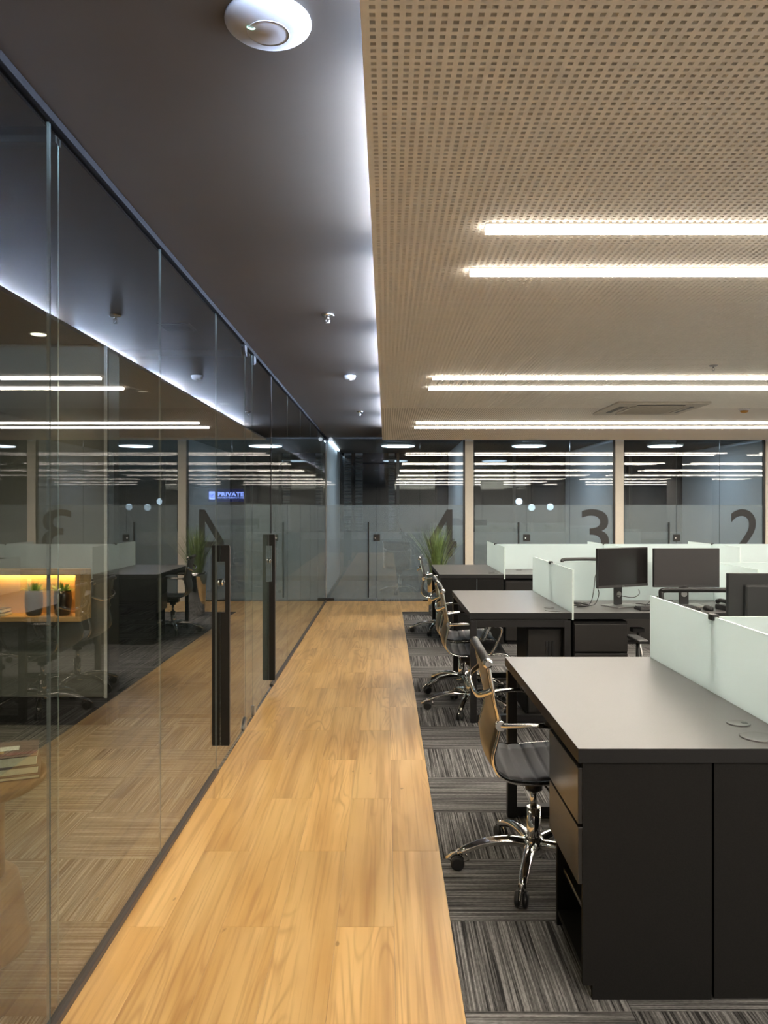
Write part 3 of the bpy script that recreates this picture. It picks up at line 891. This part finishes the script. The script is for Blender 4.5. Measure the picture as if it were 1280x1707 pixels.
for bi, (y0, y1) in enumerate(BY):
    nm = BN[bi]; ym = (y0+y1)/2
    e = empty('end_desk'); tag(e, 'grey-topped end desk beside the walkway, %s of the three rows' % nm, 'desk', 'end desks along the walkway')
    wt = worktop(X0, XD-.006, y0, y1, e)
    grommet(wt, 1.195, y0+.27, .038); grommet(wt, 1.19, y0+.115, .058, False)
    leg_frame(X0+.005, XD-.012, y1-.03, e)
    MB().box(XD-.05, XD-.012, y0+.5, y1-.08, DH-TH-.06, DH-TH).build('support_rail', 'blackmetal', e)
    if bi == 1:
        leg_frame(X0+.005, XD-.012, y0+.03, e)
        s = empty('storage_unit', (0, 0, 0)); tag(s, 'dark storage unit under the middle end desk with hanging keys', 'cabinet')
        MB().box(1.0, XD-.055, y0+.10, y0+.52, .03, DH-TH-.075, bev=.002).build('body', 'deskbody', s)
        MB().box(1.008, XD-.063, y0+.085, y0+.0995, .05, DH-TH-.085, bev=.002).build('door', 'drawer', s)
        MB().box(1.02, XD-.07, y0+.12, y0+.5, 0, .03).build('plinth', 'blackmetal', s)
        k = MB()
        for q in range(3): k.box(1.13+q*.022, 1.145+q*.022, y0+.076, y0+.0845, .48-.02*q, .56)
        k.build('keys', 'blackplastic', s)
    else:
        MB().box(1.003, XD-.012, y0+.012, y0+.032, 0.006, DH-TH-.001).build('end_panel', 'deskbody', e)
        c = empty('drawer_cabinet', (0, 0, 0)); tag(c, 'black drawer cabinet under the %s end desk, two drawers over open shelves' % nm, 'cabinet', 'drawer cabinets under end desks')
        ya, yb = y0+.012, y0+.43
        zt_ = DH-TH-.004
        MB().box(.602, .996, ya, ya+.018, .045, zt_).build('side_panel', 'deskbody', c)
        MB().box(.632, .996, ya+.001, ya+.018, .0, .045).build('side_foot', 'deskbody', c)
        MB().box(.612, .996, yb-.018, yb, .012, zt_).build('side_panel', 'deskbody', c)
        MB().box(.978, .996, ya+.018, yb-.018, .012, zt_).build('back_panel', 'deskbody', c)
        MB().box(.615, .978, ya+.018, yb-.018, .33, .345).build('divider_board', 'deskbody', c)
        MB().box(.615, .978, ya+.018, yb-.018, .05, .068).build('base_board', 'deskbody', c)
        MB().box(.635, .978, ya+.018, yb-.018, .205, .218, bev=.001).build('shelf', 'satin', c)
        MB().box(.64, .97, ya+.018, yb-.018, 0, .05).build('plinth', 'blackmetal', c)
        MB().box(.60, .976, ya+.022, yb-.022, .712, .724).build('top_board', 'blackmetal', c)
        for za, zb_ in ((.536, .708), (.352, .526)):
            d = MB().box(.588, .606, ya+.004, yb-.001, za, zb_, bev=.0015).build('drawer', 'drawer', c)
            MB().box(.61, .97, ya+.024, yb-.024, za+.01, zb_-.02).build('drawer_box', 'blackmetal', d)
    # main bench
    m = empty('bench_desk'); tag(m, 'long shared dark bench desk right of the walkway, %s of the three rows' % nm, 'desk', 'shared bench desks')
    for q in range(3):
        xa, xb = XM[q]+.006, XM[q+1]-.006
        w1 = worktop(xa, xb, y0, ym-.007, m); w2 = worktop(xa, xb, ym+.007, y1, m)
        grommet(w1, xa+.25, ym-.14, .036); grommet(w2, xa+.25, ym+.14, .036); grommet(w2, xa+.48, ym+.14, .036)
        leg_frame(xb-.7, xb-.64, y0+.06, m, .03) if False else None
    for x in (XM[1]-.06, XM[2]-.06, XM[3]-.07):
        b = MB(); 
        for yy in (y0+.05, y1-.05):
            b.box(x, x+.045, yy-.022, yy+.022, 0, DH-TH, bev=.002)
        b.box(x, x+.045, y0+.072, y1-.072, DH-TH-.05, DH-TH-.005)
        b.build('leg_frame', 'blackmetal', m)
    MB().box(XM[0]+.01, XM[3]-.03, ym-.03, ym+.03, DH-TH-.055, DH-TH-.006).build('spine_beam', 'blackmetal', m)
    for q in range(2):
        xa = XM[q]+.012
        p = empty('pedestal', (xa, y0+.01, 0))
        tag(p, 'black two-drawer pedestal under the %s bench, %s the walkway' % (nm, ['next to', 'second from'][q]), 'pedestal', 'bench pedestals')
        MB().box(0, .375, .02, .48, .03, DH-TH-.02).build('body', 'deskbody', p)
        MB().box(.02, .355, .04, .46, 0, .03).build('plinth', 'blackmetal', p)
        for za, zb_ in ((.50, .69), (.05, .485)):
            MB().box(.003, .372, 0, .0195, za, zb_, bev=.0015).build('drawer', 'drawer', p)
    # glass dividers
    def divider(x0_, x1_, ya_, yb_, z0_, label, clamps):
        d = empty('desk_divider'); tag(d, label, 'divider', 'frosted desk dividers')
        b = MB().box(x0_, x1_, ya_, yb_, z0_, 1.072)
        long_y = (yb_-ya_) > (x1_-x0_)
        for f in b.bm.faces:
            f.material_index = 0 if (abs(f.normal.x) > .5 if long_y else abs(f.normal.y) > .5) else 1
        b.build('glass_sheet', ['frosted', 'frostedge'], d, fix=False)
        for c_ in clamps:
            MB().box(c_[0]-.014, c_[0]+.014, c_[1]-.022, c_[1]+.022, 1.058, 1.082, bev=.003).build('clamp', 'blackplastic', d)
        return d
    pos = ['beside the walkway end desk', 'second from the walkway', 'third from the walkway']
    for q in range(3):
        x = XM[q]
        divider(x-.005, x+.005, y0-.003, y1+.003, DH-.05, 'pale frosted cross divider on the %s bench, %s' % (nm, pos[q]), [(x, ym)])
        divider(XM[q]+.0055, XM[q+1]-.0055, ym-.005, ym+.005, DH-.03, 'pale frosted spine divider on the %s bench, %s' % (nm, ['first panel from the walkway', 'second panel from the walkway', 'third panel from the walkway'][q]), [])

# ================================================================== RIBBED CHROME CHAIRS
prof = spline(
              [(-.217, 0, .904), (-.204, 0, .826), (-.190, 0, .756), (-.172, 0, .67), (-.183, 0, .603), (-.197, 0, .545), (-.185, 0, .49), (-.142, 0, .455), (-.057, 0, .443), (.08, 0, .452), (.19, 0, .462), (.245, 0, .452), (.262, 0, .425)], 10)
def arc_resample(pts, n):
    L = [0]
    for a, b in zip(pts, pts[1:]): L.append(L[-1]+(b-a).length)
    out = []
    j = 0
    for i in range(n+1):
        t = L[-1]*i/n
        while j < len(L)-2 and L[j+1] < t: j += 1
        f = (t-L[j])/max(1e-9, L[j+1]-L[j])
        out.append(pts[j].lerp(pts[j+1], f))
    return out
PR = arc_resample(prof, 132)

def chrome_chair():
    ch = empty('office_chair')
    n = len(PR)
    tang = [(PR[min(i+1, n-1)]-PR[max(i-1, 0)]).normalized() for i in range(n)]
    nrm = [Vector((t.z, 0, -t.x)) for t in tang]      # towards the sitter is +?
    for i in range(n):
        if nrm[i].dot(Vector((.7, 0, .7))) < 0: nrm[i] = -nrm[i]
    split = 62
    def sling(i0, i1, name):
        b = MB()
        hw = .232
        ny = 8
        top, bot = [], []
        for i in range(i0, i1+1):
            rib = abs(math.sin(PI*i/8.0))**.35
            rowt, rowb = [], []
            for k in range(ny+1):
                y = -hw+2*hw*k/ny
                sag = .016*(1-(y/hw)**2)
                c = PR[i]+Vector((0, y, 0))-nrm[i]*sag*(.4+.6*math.sin(PI*min(1, max(0, (i+8)/(n+14)))))
                rowt.append(b.bm.verts.new(c+nrm[i]*(.003+.0055*rib)))
                rowb.append(b.bm.verts.new(c-nrm[i]*.004))
            top.append(rowt); bot.append(rowb)
        for a in range(len(top)-1):
            for k in range(ny):
                f = b.bm.faces.new((top[a][k], top[a][k+1], top[a+1][k+1], top[a+1][k])); f.smooth = True
                f = b.bm.faces.new((bot[a][k], bot[a+1][k], bot[a+1][k+1], bot[a][k+1])); f.smooth = True; f.material_index = 1
            for k in (0, ny):
                b.bm.faces.new((top[a][k], bot[a][k], bot[a+1][k], top[a+1][k]))
        for a in (0, len(top)-1):
            for k in range(ny):
                b.bm.faces.new((top[a][k], top[a][k+1], bot[a][k+1], bot[a][k]))
        b.build(name, ['leather', 'leatherback'], ch)
    sling(0, split, 'backrest'); sling(split, n-1, 'seat')
    rail = [PR[i] for i in range(0, n, 3)]
    for sg in (-1, 1):
        b = MB(); b.tube([p+Vector((0, sg*.243, 0)) for p in rail], .0075, 8, r2=.014)
        b.build('side_rail', 'chrome', ch)
        # arm loop
        path = spline([(-.175, sg*.250, .668), (-.13, sg*.272, .672), (-.05, sg*.288, .678), (.08, sg*.288, .676), (.165, sg*.284, .668), (.200, sg*.276, .635), (.175, sg*.266, .56), (.125, sg*.254, .458)], 5)
        b = MB(); b.tube(path, .0095, 8); b.cyl((-.172, sg*.236, .668), (-.172, sg*.262, .668), .019, 14)
        arm = b.build('armrest', 'chrome', ch)
        pad = spline([(-.01, sg*.288, .683), (.05, sg*.288, .684), (.12, sg*.287, .680), (.170, sg*.284, .668)], 4)
        MB().tube(pad, [.008]+[.0135]*(len(pad)-2)+[.008], 8, r2=[.010]+[.0165]*(len(pad)-2)+[.010]).build('armrest_pad', 'blackplastic', arm)
    # top roll
    MB().cyl((-.219, -.236, .906), (-.219, .236, .906), .0185, 18).build('top_roll', 'leather', ch)
    for sg in (-1, 1):
        MB().tube([(-.219, sg*.236, .906), (-.219, sg*.256, .906), (-.219, sg*.262, .906)], [.0195, .0195, .012], 16).build('roll_cap', 'chrome', ch)
    # antler brace behind the back and under the seat
    MB().tube(spline([(-.198, -.243, .80), (-.240, -.20, .775), (-.250, -.10, .755), (-.250, .10, .755), (-.240, .20, .775), (-.198, .243, .80)], 5), .0085, 8, r2=.013).build('back_brace', 'chrome', ch)
    MB().tube(spline([(.10, -.243, .448), (.08, -.15, .415), (.06, 0, .405), (.08, .15, .415), (.10, .243, .448)], 5), .010, 8).build('seat_brace', 'chrome', ch)
    b = MB().box(-.075, .085, -.06, .06, .365, .415, bev=.012); b.cyl((0, 0, .335), (0, 0, .37), .036, 18)
    b.tube([(.02, -.05, .395), (.03, -.18, .392), (.03, -.20, .392)], .005, 6)
    b.build('tilt_mechanism', 'blackplastic', ch)
    b = MB().cyl((0, 0, .25), (0, 0, .345), .0145, 16).cyl((0, 0, .07), (0, 0, .262), .029, 20)
    b.build('gas_column', 'chrome', ch)
    hub = MB().lathe([(.03, .062), (.047, .066), (.052, .09), (.046, .125), (.032, .14)], seg=24).build('base_hub', 'chrome', ch)
    # legs, one mesh shared
    lp = spline([(.03, 0, .112), (.11, 0, .122), (.20, 0, .112), (.27, 0, .088), (.305, 0, .070)], 4)
    nl = len(lp)
    legm = MB(); legm.tube(lp, [.028-.011*i/(nl-1) for i in range(nl)], 10, r2=[.022-.007*i/(nl-1) for i in range(nl)])
    leg0 = legm.build('base_leg', 'chrome', ch)
    # caster: hood and two wheels
    cm = MB()
    for sg in (-1, 1):
        cm.tube([(.318, sg*.006, .030), (.318, sg*.010, .030), (.318, sg*.022, .030), (.318, sg*.026, .030)], [.024, .029, .029, .022], 18)
    cas0 = cm.build('caster', 'blackplastic', leg0)
    hm = MB()
    hood = []
    for k in range(8):
        a = .25+k*(PI-.3)/7
        hood.append((.318+.0335*math.cos(a), 0, .030+.0335*math.sin(a)))
    hm.tube(hood, .004, 8, r2=.019)
    hm.cyl((.309, 0, .055), (.309, 0, .082), .009, 10)
    hood0 = hm.build('caster_hood', 'chrome', leg0)
    for k in range(1, 5):
        l2 = link('base_leg', leg0.data, ch, None, 0)
        link('caster', cas0.data, l2); link('caster_hood', hood0.data, l2)
        l2.rotation_euler.z = PI+2*PI*k/5
    leg0.rotation_euler.z = PI
    return ch
c0 = chrome_chair()
spots = [(.615, 3.205, -1, 'black ribbed chair with chrome arms and base at the nearest end desk'),
         (.628, 5.742, -1, 'black ribbed chrome chair, nearer of two at the middle end desk'),
         (.628, 6.36, -1, 'black ribbed chrome chair, farther of two at the middle end desk'),
         (.635, 9.28, -5, 'black ribbed chrome chair at the farthest end desk before the plant'),
         (.25, 13.55, 75, 'dim chrome chair inside the far room behind the glass marked four'),
         (1.0, 14.5, 120, 'dim chrome chair in the far room right behind the grass plant')]
for k, (x, y, a, lab) in enumerate(spots):
    c = c0 if k == 0 else copy_tree(c0)
    c.location = (x, y, 0); c.rotation_euler.z = math.radians(a)
    tag(c, lab, 'chair', 'ribbed chrome office chairs')
    if k == 2:
        for q in c.children:
            if q.name.startswith('base_leg'): q.rotation_euler.z += .42

# ---- black mesh task chairs on the bench side
def task_chair():
    t = empty('task_chair')
    b = MB()
    outl = spline([(-.17, -.18, .56), (-.21, -.195, .80), (-.205, -.210, .975), (-.21, -.198, 1.000), (-.222, -.12, 1.004), (-.226, 0, 1.005), (-.222, .12, 1.004), (-.21, .198, 1.000), (-.205, .210, .975), (-.21, .195, .80), (-.17, .18, .56), (-.175, 0, .55)], 4)
    b.tube(outl[:-1], .010, 8, r2=.016, closed=True); b.build('back_frame', 'blackplastic', t)
    b = MB()
    rows = [(-.175, .18, .57), (-.205, .19, .72), (-.21, .19, .85), (-.207, .20, .985)]
    for (a, c) in zip(rows, rows[1:]):
        b.quad([(a[0]+.003, -a[1], a[2]), (a[0]+.003, a[1], a[2]), (c[0]+.003, c[1], c[2]), (c[0]+.003, -c[1], c[2])])
    b.build('back_mesh', 'mesh', t)
    MB().box(-.21, .25, -.24, .24, .43, .50, bev=.03).build('seat', 'leather', t)
    MB().tube(spline([(-.19, 0, .60), (-.23, 0, .52), (-.16, 0, .41), (0, 0, .40)], 5), .018, 8, r2=.03).build('back_support', 'blackplastic', t)
    for sg in (-1, 1):
        MB().tube([(.0, sg*.24, .42), (.0, sg*.285, .46), (.0, sg*.285, .66)], .014, 8).build('arm_post', 'blackplastic', t)
        MB().box(-.11, .12, sg*.285-.035, sg*.285+.035, .655, .68, bev=.009).build('armrest', 'blackplastic', t)
    MB().cyl((0, 0, .09), (0, 0, .43), .022, 14).build('gas_column', 'blackplastic', t)
    for k in range(5):
        a = 2*PI*k/5
        l = MB().tube([(.02, 0, .11), (.16, 0, .095), (.30, 0, .068)], [.026, .02, .014], 8).build('base_leg', 'blackplastic', t)
        l.rotation_euler.z = a
        c = MB().cyl((.305, -.02, .028), (.305, .02, .028), .028, 14).build('caster', 'blackplastic', l)
    return t
t0 = task_chair()
for k, (x, y, a, lab) in enumerate(((1.887, 4.90, 90, 'black mesh-backed task chair facing the two monitors'),
                                    (1.92, 7.25, -88, 'black mesh task chair behind the middle bench, only its top bar showing'))):
    c = t0 if k == 0 else copy_tree(t0)
    c.location = (x, y, 0); c.rotation_euler.z = math.radians(a)
    tag(c, lab, 'chair', 'black mesh task chairs')

# ================================================================== THINGS ON THE BENCHES
def monitor(x, y, zc, yaw, w, h, scr, label, backlogo=False, tilt=0.0):
    m = empty('monitor', (x, y, DH+.0005), yaw); tag(m, label, 'monitor', 'black desktop monitors')
    z0 = zc-DH-h/2
    MB().box(-w/2, w/2, -.012, .016, z0, z0+h, bev=.004).build('housing', 'blackplastic', m)
    MB().box(-w/2+.006, w/2-.006, -.0135, -.0121, z0+.020, z0+h-.006).build('screen', scr, m)
    bz = MB().box(-w/2+.002, w/2-.002, -.0150, -.0121, z0+.001, z0+.018, bev=.001).build('lower_bezel', 'satin' if False else plain('bezel_grey', (.05, .048, .048), .4), m)
    tm = text_mesh('DELL', .013, .0003, .0002)
    for v in tm.vertices: v.co = Vector((v.co.x-.017, -.0154, v.co.y+z0+.005))
    tm.materials.append(M['satin']); link('bezel_mark', tm, bz)
    MB().box(-w*.36, w*.36, .016, .036, z0+.05, z0+h-.05, bev=.010).build('rear_cover', 'blackplastic', m)
    MB().box(-.035, .035, .036, .058, .008, z0+h*.62, bev=.004).build('stand_neck', 'blackplastic', m)
    MB().box(-.12, .12, -.09, .10, 0, .009, bev=.003).build('stand_base', 'satin', m)
    MB().lathe([(.022, 0), (.022, .002)], seg=20).build('cable_hole', 'satin', m, (0, .034, .085)).rotation_euler.x = PI/2
    return m
monitor(1.755, 5.72, 1.060, math.radians(27), .490, .292, 'screen', 'black monitor turned to the right, beside the tangled cables')
monitor(2.235, 5.74, 1.056, math.radians(0), .492, .290, 'screen2', 'dark grey monitor facing the camera behind the mesh task chair')
monitor(1.80, 3.50, 1.06, math.radians(176), .492, .292, 'screen', 'black monitor seen from behind at the right edge, on nearest bench')

# keyboard
kb = empty('keyboard', (2.02, 5.535, DH), math.radians(4)); tag(kb, 'black keyboard lying before the two monitors', 'keyboard')
MB().box(-.22, .22, -.065, .065, 0, .016, bev=.004).build('case', 'blackplastic', kb)
k = MB()
for r in range(5):
    for q in range(20):
        k.box(-.212+q*.0212, -.212+q*.0212+.017, -.057+r*.0235, -.057+r*.0235+.019, .016, .0235)
ko = k.build('keys', plain('key_grey', (.05, .05, .05), .5), kb); ko['kind'] = 'stuff'
# mouse and desk phone
ms = empty('mouse', (2.30, 5.50, DH+.0005)); tag(ms, 'small black mouse on the bench seen through the task chair back', 'mouse')
b = MB(); b.lathe([(.9, 0), (1, .25), (.95, .6), (.7, .9), (.3, 1.0)], seg=20)
for v in b.bm.verts: v.co = Vector((v.co.x*.033, v.co.y*.055, v.co.z*.034))
b.build('body', 'blackplastic', ms); MB().cyl((-.004, -.03, .032), (.004, -.03, .032), .006, 10).build('wheel', 'satin', ms)
ph = empty('desk_phone', (2.48, 5.52, DH+.001), .2); tag(ph, 'black desk phone behind the mouse on the middle bench', 'phone')
MB().box(-.085, .085, -.08, .08, 0, .035, bev=.008).build('body', 'blackplastic', ph)
MB().tube([(-.055, -.09, .05), (-.055, -.06, .062), (-.055, .06, .062), (-.055, .09, .05)], [.018, .014, .014, .018], 10).build('handset', 'blackplastic', ph)
MB().box(-.01, .07, .02, .065, .035, .040).build('display', 'screen', ph)

# cables
def cable(pts, label, r=.0032, mat='blackplastic'):
    o = MB().tube(spline(pts, 8), r, 6).build('cable', mat); tag(o, label, 'cable', 'cables on the middle bench')
zc = DH+.0035
cable([(1.60, 5.83, 1.03), (1.575, 5.80, .98), (1.555, 5.77, .88), (1.52, 5.72, .80), (1.47, 5.68, zc), (1.40, 5.66, zc)], 'black cable dropping from the left edge of turned monitor')
cable([(1.61, 5.84, 1.00), (1.59, 5.82, .93), (1.60, 5.79, .86), (1.56, 5.74, .79), (1.50, 5.70, zc+.004), (1.44, 5.72, zc)], 'second black cable looping beside the turned monitor stand')
cable([(1.46, 5.76, zc), (1.40, 5.80, zc+.012), (1.35, 5.76, zc+.02), (1.36, 5.68, zc+.014), (1.44, 5.64, zc+.010), (1.50, 5.68, zc+.01), (1.45, 5.75, zc+.016), (1.37, 5.73, zc+.026)], 'coiled bundle of black cable beside the cross divider', .006)
cable([(2.15, 5.80, .90), (2.06, 5.80, .845), (1.97, 5.76, .80), (1.90, 5.68, zc), (1.86, 5.62, zc)], 'black cable running from the facing monitor down to the bench')
cable([(1.90, 5.86, zc), (2.00, 5.80, zc), (2.08, 5.82, zc+.02), (2.16, 5.80, zc+.03)], 'short black cable lying between the two monitors')
cable([(1.70, 5.66, .86), (1.80, 5.62, .85), (1.86, 5.66, .87), (1.87, 5.70, .90)], 'thin black cable looping in front of the turned monitor neck', .0025)

# leaning bracket under the middle bench
br = empty('leaning_bracket', (1.835, 5.55, 0)); tag(br, 'slanted grey metal bracket under the middle bench behind glass divider', 'bracket')
b = MB(); b.tube([(-.02, 0, .62), (.06, 0, .03)], .012, 4, r2=.026); b.build('strut', 'satin', br)
MB().box(-.03, .14, -.03, .03, 0, .03, bev=.004).build('foot', 'blackmetal', br)
MB().box(-.07, .02, -.035, .035, .61, .64, bev=.004).build('bracket_head', 'blackmetal', br)

# ================================================================== TALL GRASS IN A CHROME POT
pl = empty('potted_grass', (.71, 10.75, 0)); tag(pl, 'tall green grass plant in a chrome conical pot behind farthest desk', 'plant')
MB().lathe([(.105, 0), (.11, .01), (.145, .55), (.15, .60), (.14, .60), (.135, .57), (.02, .56)], seg=36).build('pot', 'chrome', pl)
MB().lathe([(.134, .555), (.134, .572), (.02, .58)], seg=24).build('soil', 'soil', pl)
g = MB()
rg = random.Random(3)
for k in range(230):
    a = rg.uniform(0, 2*PI); r0 = rg.uniform(0, .10); L = rg.uniform(.45, .72); lean = rg.uniform(.03, .36)*(.4+r0/.10)
    d = Vector((math.cos(a), math.sin(a), 0)); sd = Vector((-d.y, d.x, 0))
    w = rg.uniform(.0035, .006)
    prev = None
    for i in range(6):
        t = i/5
        p = d*(r0+lean*t**1.7)+Vector((0, 0, .57+L*t*(1-.10*lean*t)))
        ww = w*(1-t**2*.95)
        cur = [g.bm.verts.new(p-sd*ww), g.bm.verts.new(p+sd*ww)]
        if prev: 
            f = g.bm.faces.new((prev[0], prev[1], cur[1], cur[0])); f.smooth = True
        prev = cur
go = g.build('grass_blades', 'leaf', pl, fix=False)

# ================================================================== GLASS ROOM CONTENTS
ni = empty('box_shelf', (0, 0, 0)); tag(ni, 'long warm lit wooden box shelf on the dark end wall', 'shelf')
nx0, nx1, ny0, ny1, nz0, nz1 = -3.7, -2.035, 5.135, 5.329, .742, 1.087
MB().box(nx0, nx1, ny0, ny1, nz1-.034, nz1, bev=.006).build('top_board', 'nichewood', ni)
MB().box(nx0, nx1, ny0, ny1, nz0, nz0+.034, bev=.004).build('bottom_board', 'nichewood', ni)
MB().box(nx1-.034, nx1, ny0, ny1, nz0+.034, nz1-.034, bev=.001).build('side_board', 'nichewood', ni)
MB().box(nx0, nx0+.034, ny0, ny1, nz0+.034, nz1-.034, bev=.001).build('side_board', 'nichewood', ni)
MB().box(nx0+.034, nx1-.034, ny1-.012, ny1, nz0+.034, nz1-.034).build('back_board', 'nichewood', ni)
MB().box(nx0+.05, nx1-.05, ny1-.045, ny1-.025, nz1-.042, nz1-.0345).build('led_strip', 'niche', ni)
def spiky(x, y, z, potm, label, s):
    o = empty('potted_succulent', (x, y, z)); tag(o, label, 'plant', 'niche plants')
    MB().lathe([(.040, 0), (.050, .01), (.057, .06), (.058, .12), (.055, .165), (.050, .168), (.046, .155), (.01, .155)], seg=28).build('pot', potm, o)
    b = MB(); r = random.Random(s)
    for k in range(80):
        a = r.uniform(0, 2*PI); e = r.uniform(.25, 1.35); L = r.uniform(.075, .115)
        d = Vector((math.cos(a)*math.cos(e), math.sin(a)*math.cos(e), math.sin(e)))
        d.y *= .5; d.z *= .75
        p0 = Vector((math.cos(a)*.02, math.sin(a)*.02, .155))
        sd_ = Vector((-math.sin(a), math.cos(a), 0))
        m_ = p0+d*L*.45; tip = p0+d*L+Vector((0, 0, -.012*math.cos(e)))
        q = [b.bm.verts.new(v) for v in (p0-sd_*.003, p0+sd_*.003, m_+sd_*.0055, m_-sd_*.0055, tip)]
        b.bm.faces.new((q[0], q[1], q[2], q[3])); b.bm.faces.new((q[3], q[2], q[4]))
    b.build('leaves', 'leaf2', o, fix=False)
zs = nz0+.034
spiky(-2.385, 5.225, zs, 'potgrey', 'spiky green plant in a grey pot inside the lit wooden shelf', 1)
spiky(-2.19, 5.225, zs, 'potblack', 'spiky green plant in a glossy black pot inside lit wooden shelf', 2)
def book(name, x, y, z, w, l, t, rz, covm, label, grp):
    o = empty(name, (x, y, z), rz); tag(o, label, 'book', grp)
    MB().box(-w/2+.003, w/2-.003, -l/2+.003, l/2-.003, .003, t-.003).build('pages', 'paper', o)
    MB().box(-w/2, w/2, -l/2, l/2, 0, .003).build('cover', covm, o)
    tp = MB().box(-w/2, w/2, -l/2, l/2, t-.003, t).build('cover', covm, o)
    MB().box(-w/2-.002, -w/2+.002, -l/2, l/2, 0, t).build('spine', covm, o)
    return o, tp
book('book', -2.64, 5.222, zs, .17, .12, .022, .05, 'cover', 'lower dark book lying in the lit wooden shelf beside the plants', 'books in the shelf')
book('book', -2.65, 5.222, zs+.022, .17, .12, .024, -.03, 'potgrey', 'upper grey book lying in the lit wooden shelf beside the plants', 'books in the shelf')

# round pedestal table with books
tb = empty('pedestal_table', (-1.405, 2.585, 0)); tag(tb, 'round wooden pedestal table with flared base inside the glass room', 'table')
MB().lathe([(.19, .555), (.225, .562), (.247, .578), (.25, .594), (.244, .600), (.01, .600)], seg=56).build('table_top', 'tablewood', tb)
MB().lathe([(.115, .25), (.115, .556)], seg=40).build('column', 'tablewood', tb)
MB().lathe([(.17, 0), (.195, .02), (.198, .035), (.160, .252), (.150, .262), (.11, .263)], seg=48).build('base', 'tablewood', tb)
bx, byy, brz = -1.325, 2.615, math.radians(22)
zz = .6005
for k, (t, lab) in enumerate(((.014, 'thin book at the bottom of the stack on the round table'), (.026, 'middle book of the stack on the round table'),
                              (.034, 'top book of the stack on round table, brown cover with white labels'))):
    o, tp = book('book', bx+.006*(2-k)-.005, byy+.004*k, zz, .27, .19, t, brz, 'cover', lab, 'books on the round table')
    zz += t+.0005
    if k == 2:
        zt_ = t
        for (xa, xb, ya, yb, mm) in ((-.135, .132, -.072, -.045, 'coverred'), (.00, .075, -.015, .035, 'coverwhite'), (-.05, -.015, -.05, -.015, 'coverwhite'), (-.002, .03, -.06, -.02, 'coverochre'), (-.13, -.03, 0, .06, 'coverred')):
            MB().box(xa, xb, ya, yb, .0+zt_, zt_+.0008).build('cover_print', mm, tp)

# illuminated sign on the far end wall of the second glass room
sg = empty('illuminated_sign', (-2.835, YB-.03, 1.648)); tag(sg, 'blue illuminated sign reading PRIVATE INVESTIMENTOS on the dark end wall', 'sign')
MB().box(-.02, .58, .008, .028, -.05, .15, bev=.004).build('sign_panel', 'signdark', sg)
MB().box(.0, .105, -.004, .008, -.012, .112, bev=.004).build('logo_square', 'signlight', sg)
b = MB(); b.poly_extrude([(.025, .05), (.045, .028), (.085, .078), (.075, .082), (.045, .048), (.033, .058)], lambda a, c: Vector((a, -.004, c)), lambda a, c: Vector((a, -.007, c)))
b.build('logo_mark', 'signblue', sg)
b = MB(); b.tube([(.052+.036*math.cos(a), -.0045, .052+.036*math.sin(a)) for a in [2.2+k*.35 for k in range(12)]], .004, 6); b.build('logo_ring', 'signblue', sg)
for txt, size, x, z, wd, bold, mat_ in (('PRIVATE', .085, .14, .042, .415, .0035, 'signlight'), ('INVESTIMENTOS', .040, .14, .0, .415, .0004, 'signlight')):
    tm = text_mesh(txt, size, .002, bold, 1.1)
    xs = [v.co.x for v in tm.vertices]; s_ = wd/(max(xs)-min(xs)); m0 = min(xs)
    for v in tm.vertices: v.co = Vector(((v.co.x-m0)*s_+x, .005-v.co.z, v.co.y+z))
    tm.materials.append(M[mat_]); link('sign_letters', tm, sg)

# small glowing discs added on the facade in place of bluish light spots
for k, (px, py, lab) in enumerate(((865, 836, 'leftmost'), (886, 846, 'second'), (917, 845, 'third'), (974, 839, 'fourth'), (1001, 847, 'rightmost'))):
    yy = YF-.03
    x = (px-643)*yy/FPX; z = EYE-(py-846)*yy/FPX
    o = empty('glow_disc', (x, yy, z)); tag(o, '%s of the small round bluish glowing discs added behind glass marked three' % lab, 'lamp', 'small round bluish added discs')
    MB().cyl((0, .03, 0), (0, .008, 0), .05, 16).build('back_plate', 'satin', o)
    q = MB().lathe([(.02, -.012), (.06, -.008), (.07, 0), (.06, .008)], seg=24); 
    qo = q.build('disc_face', 'discblue', o); qo.rotation_euler.x = PI/2
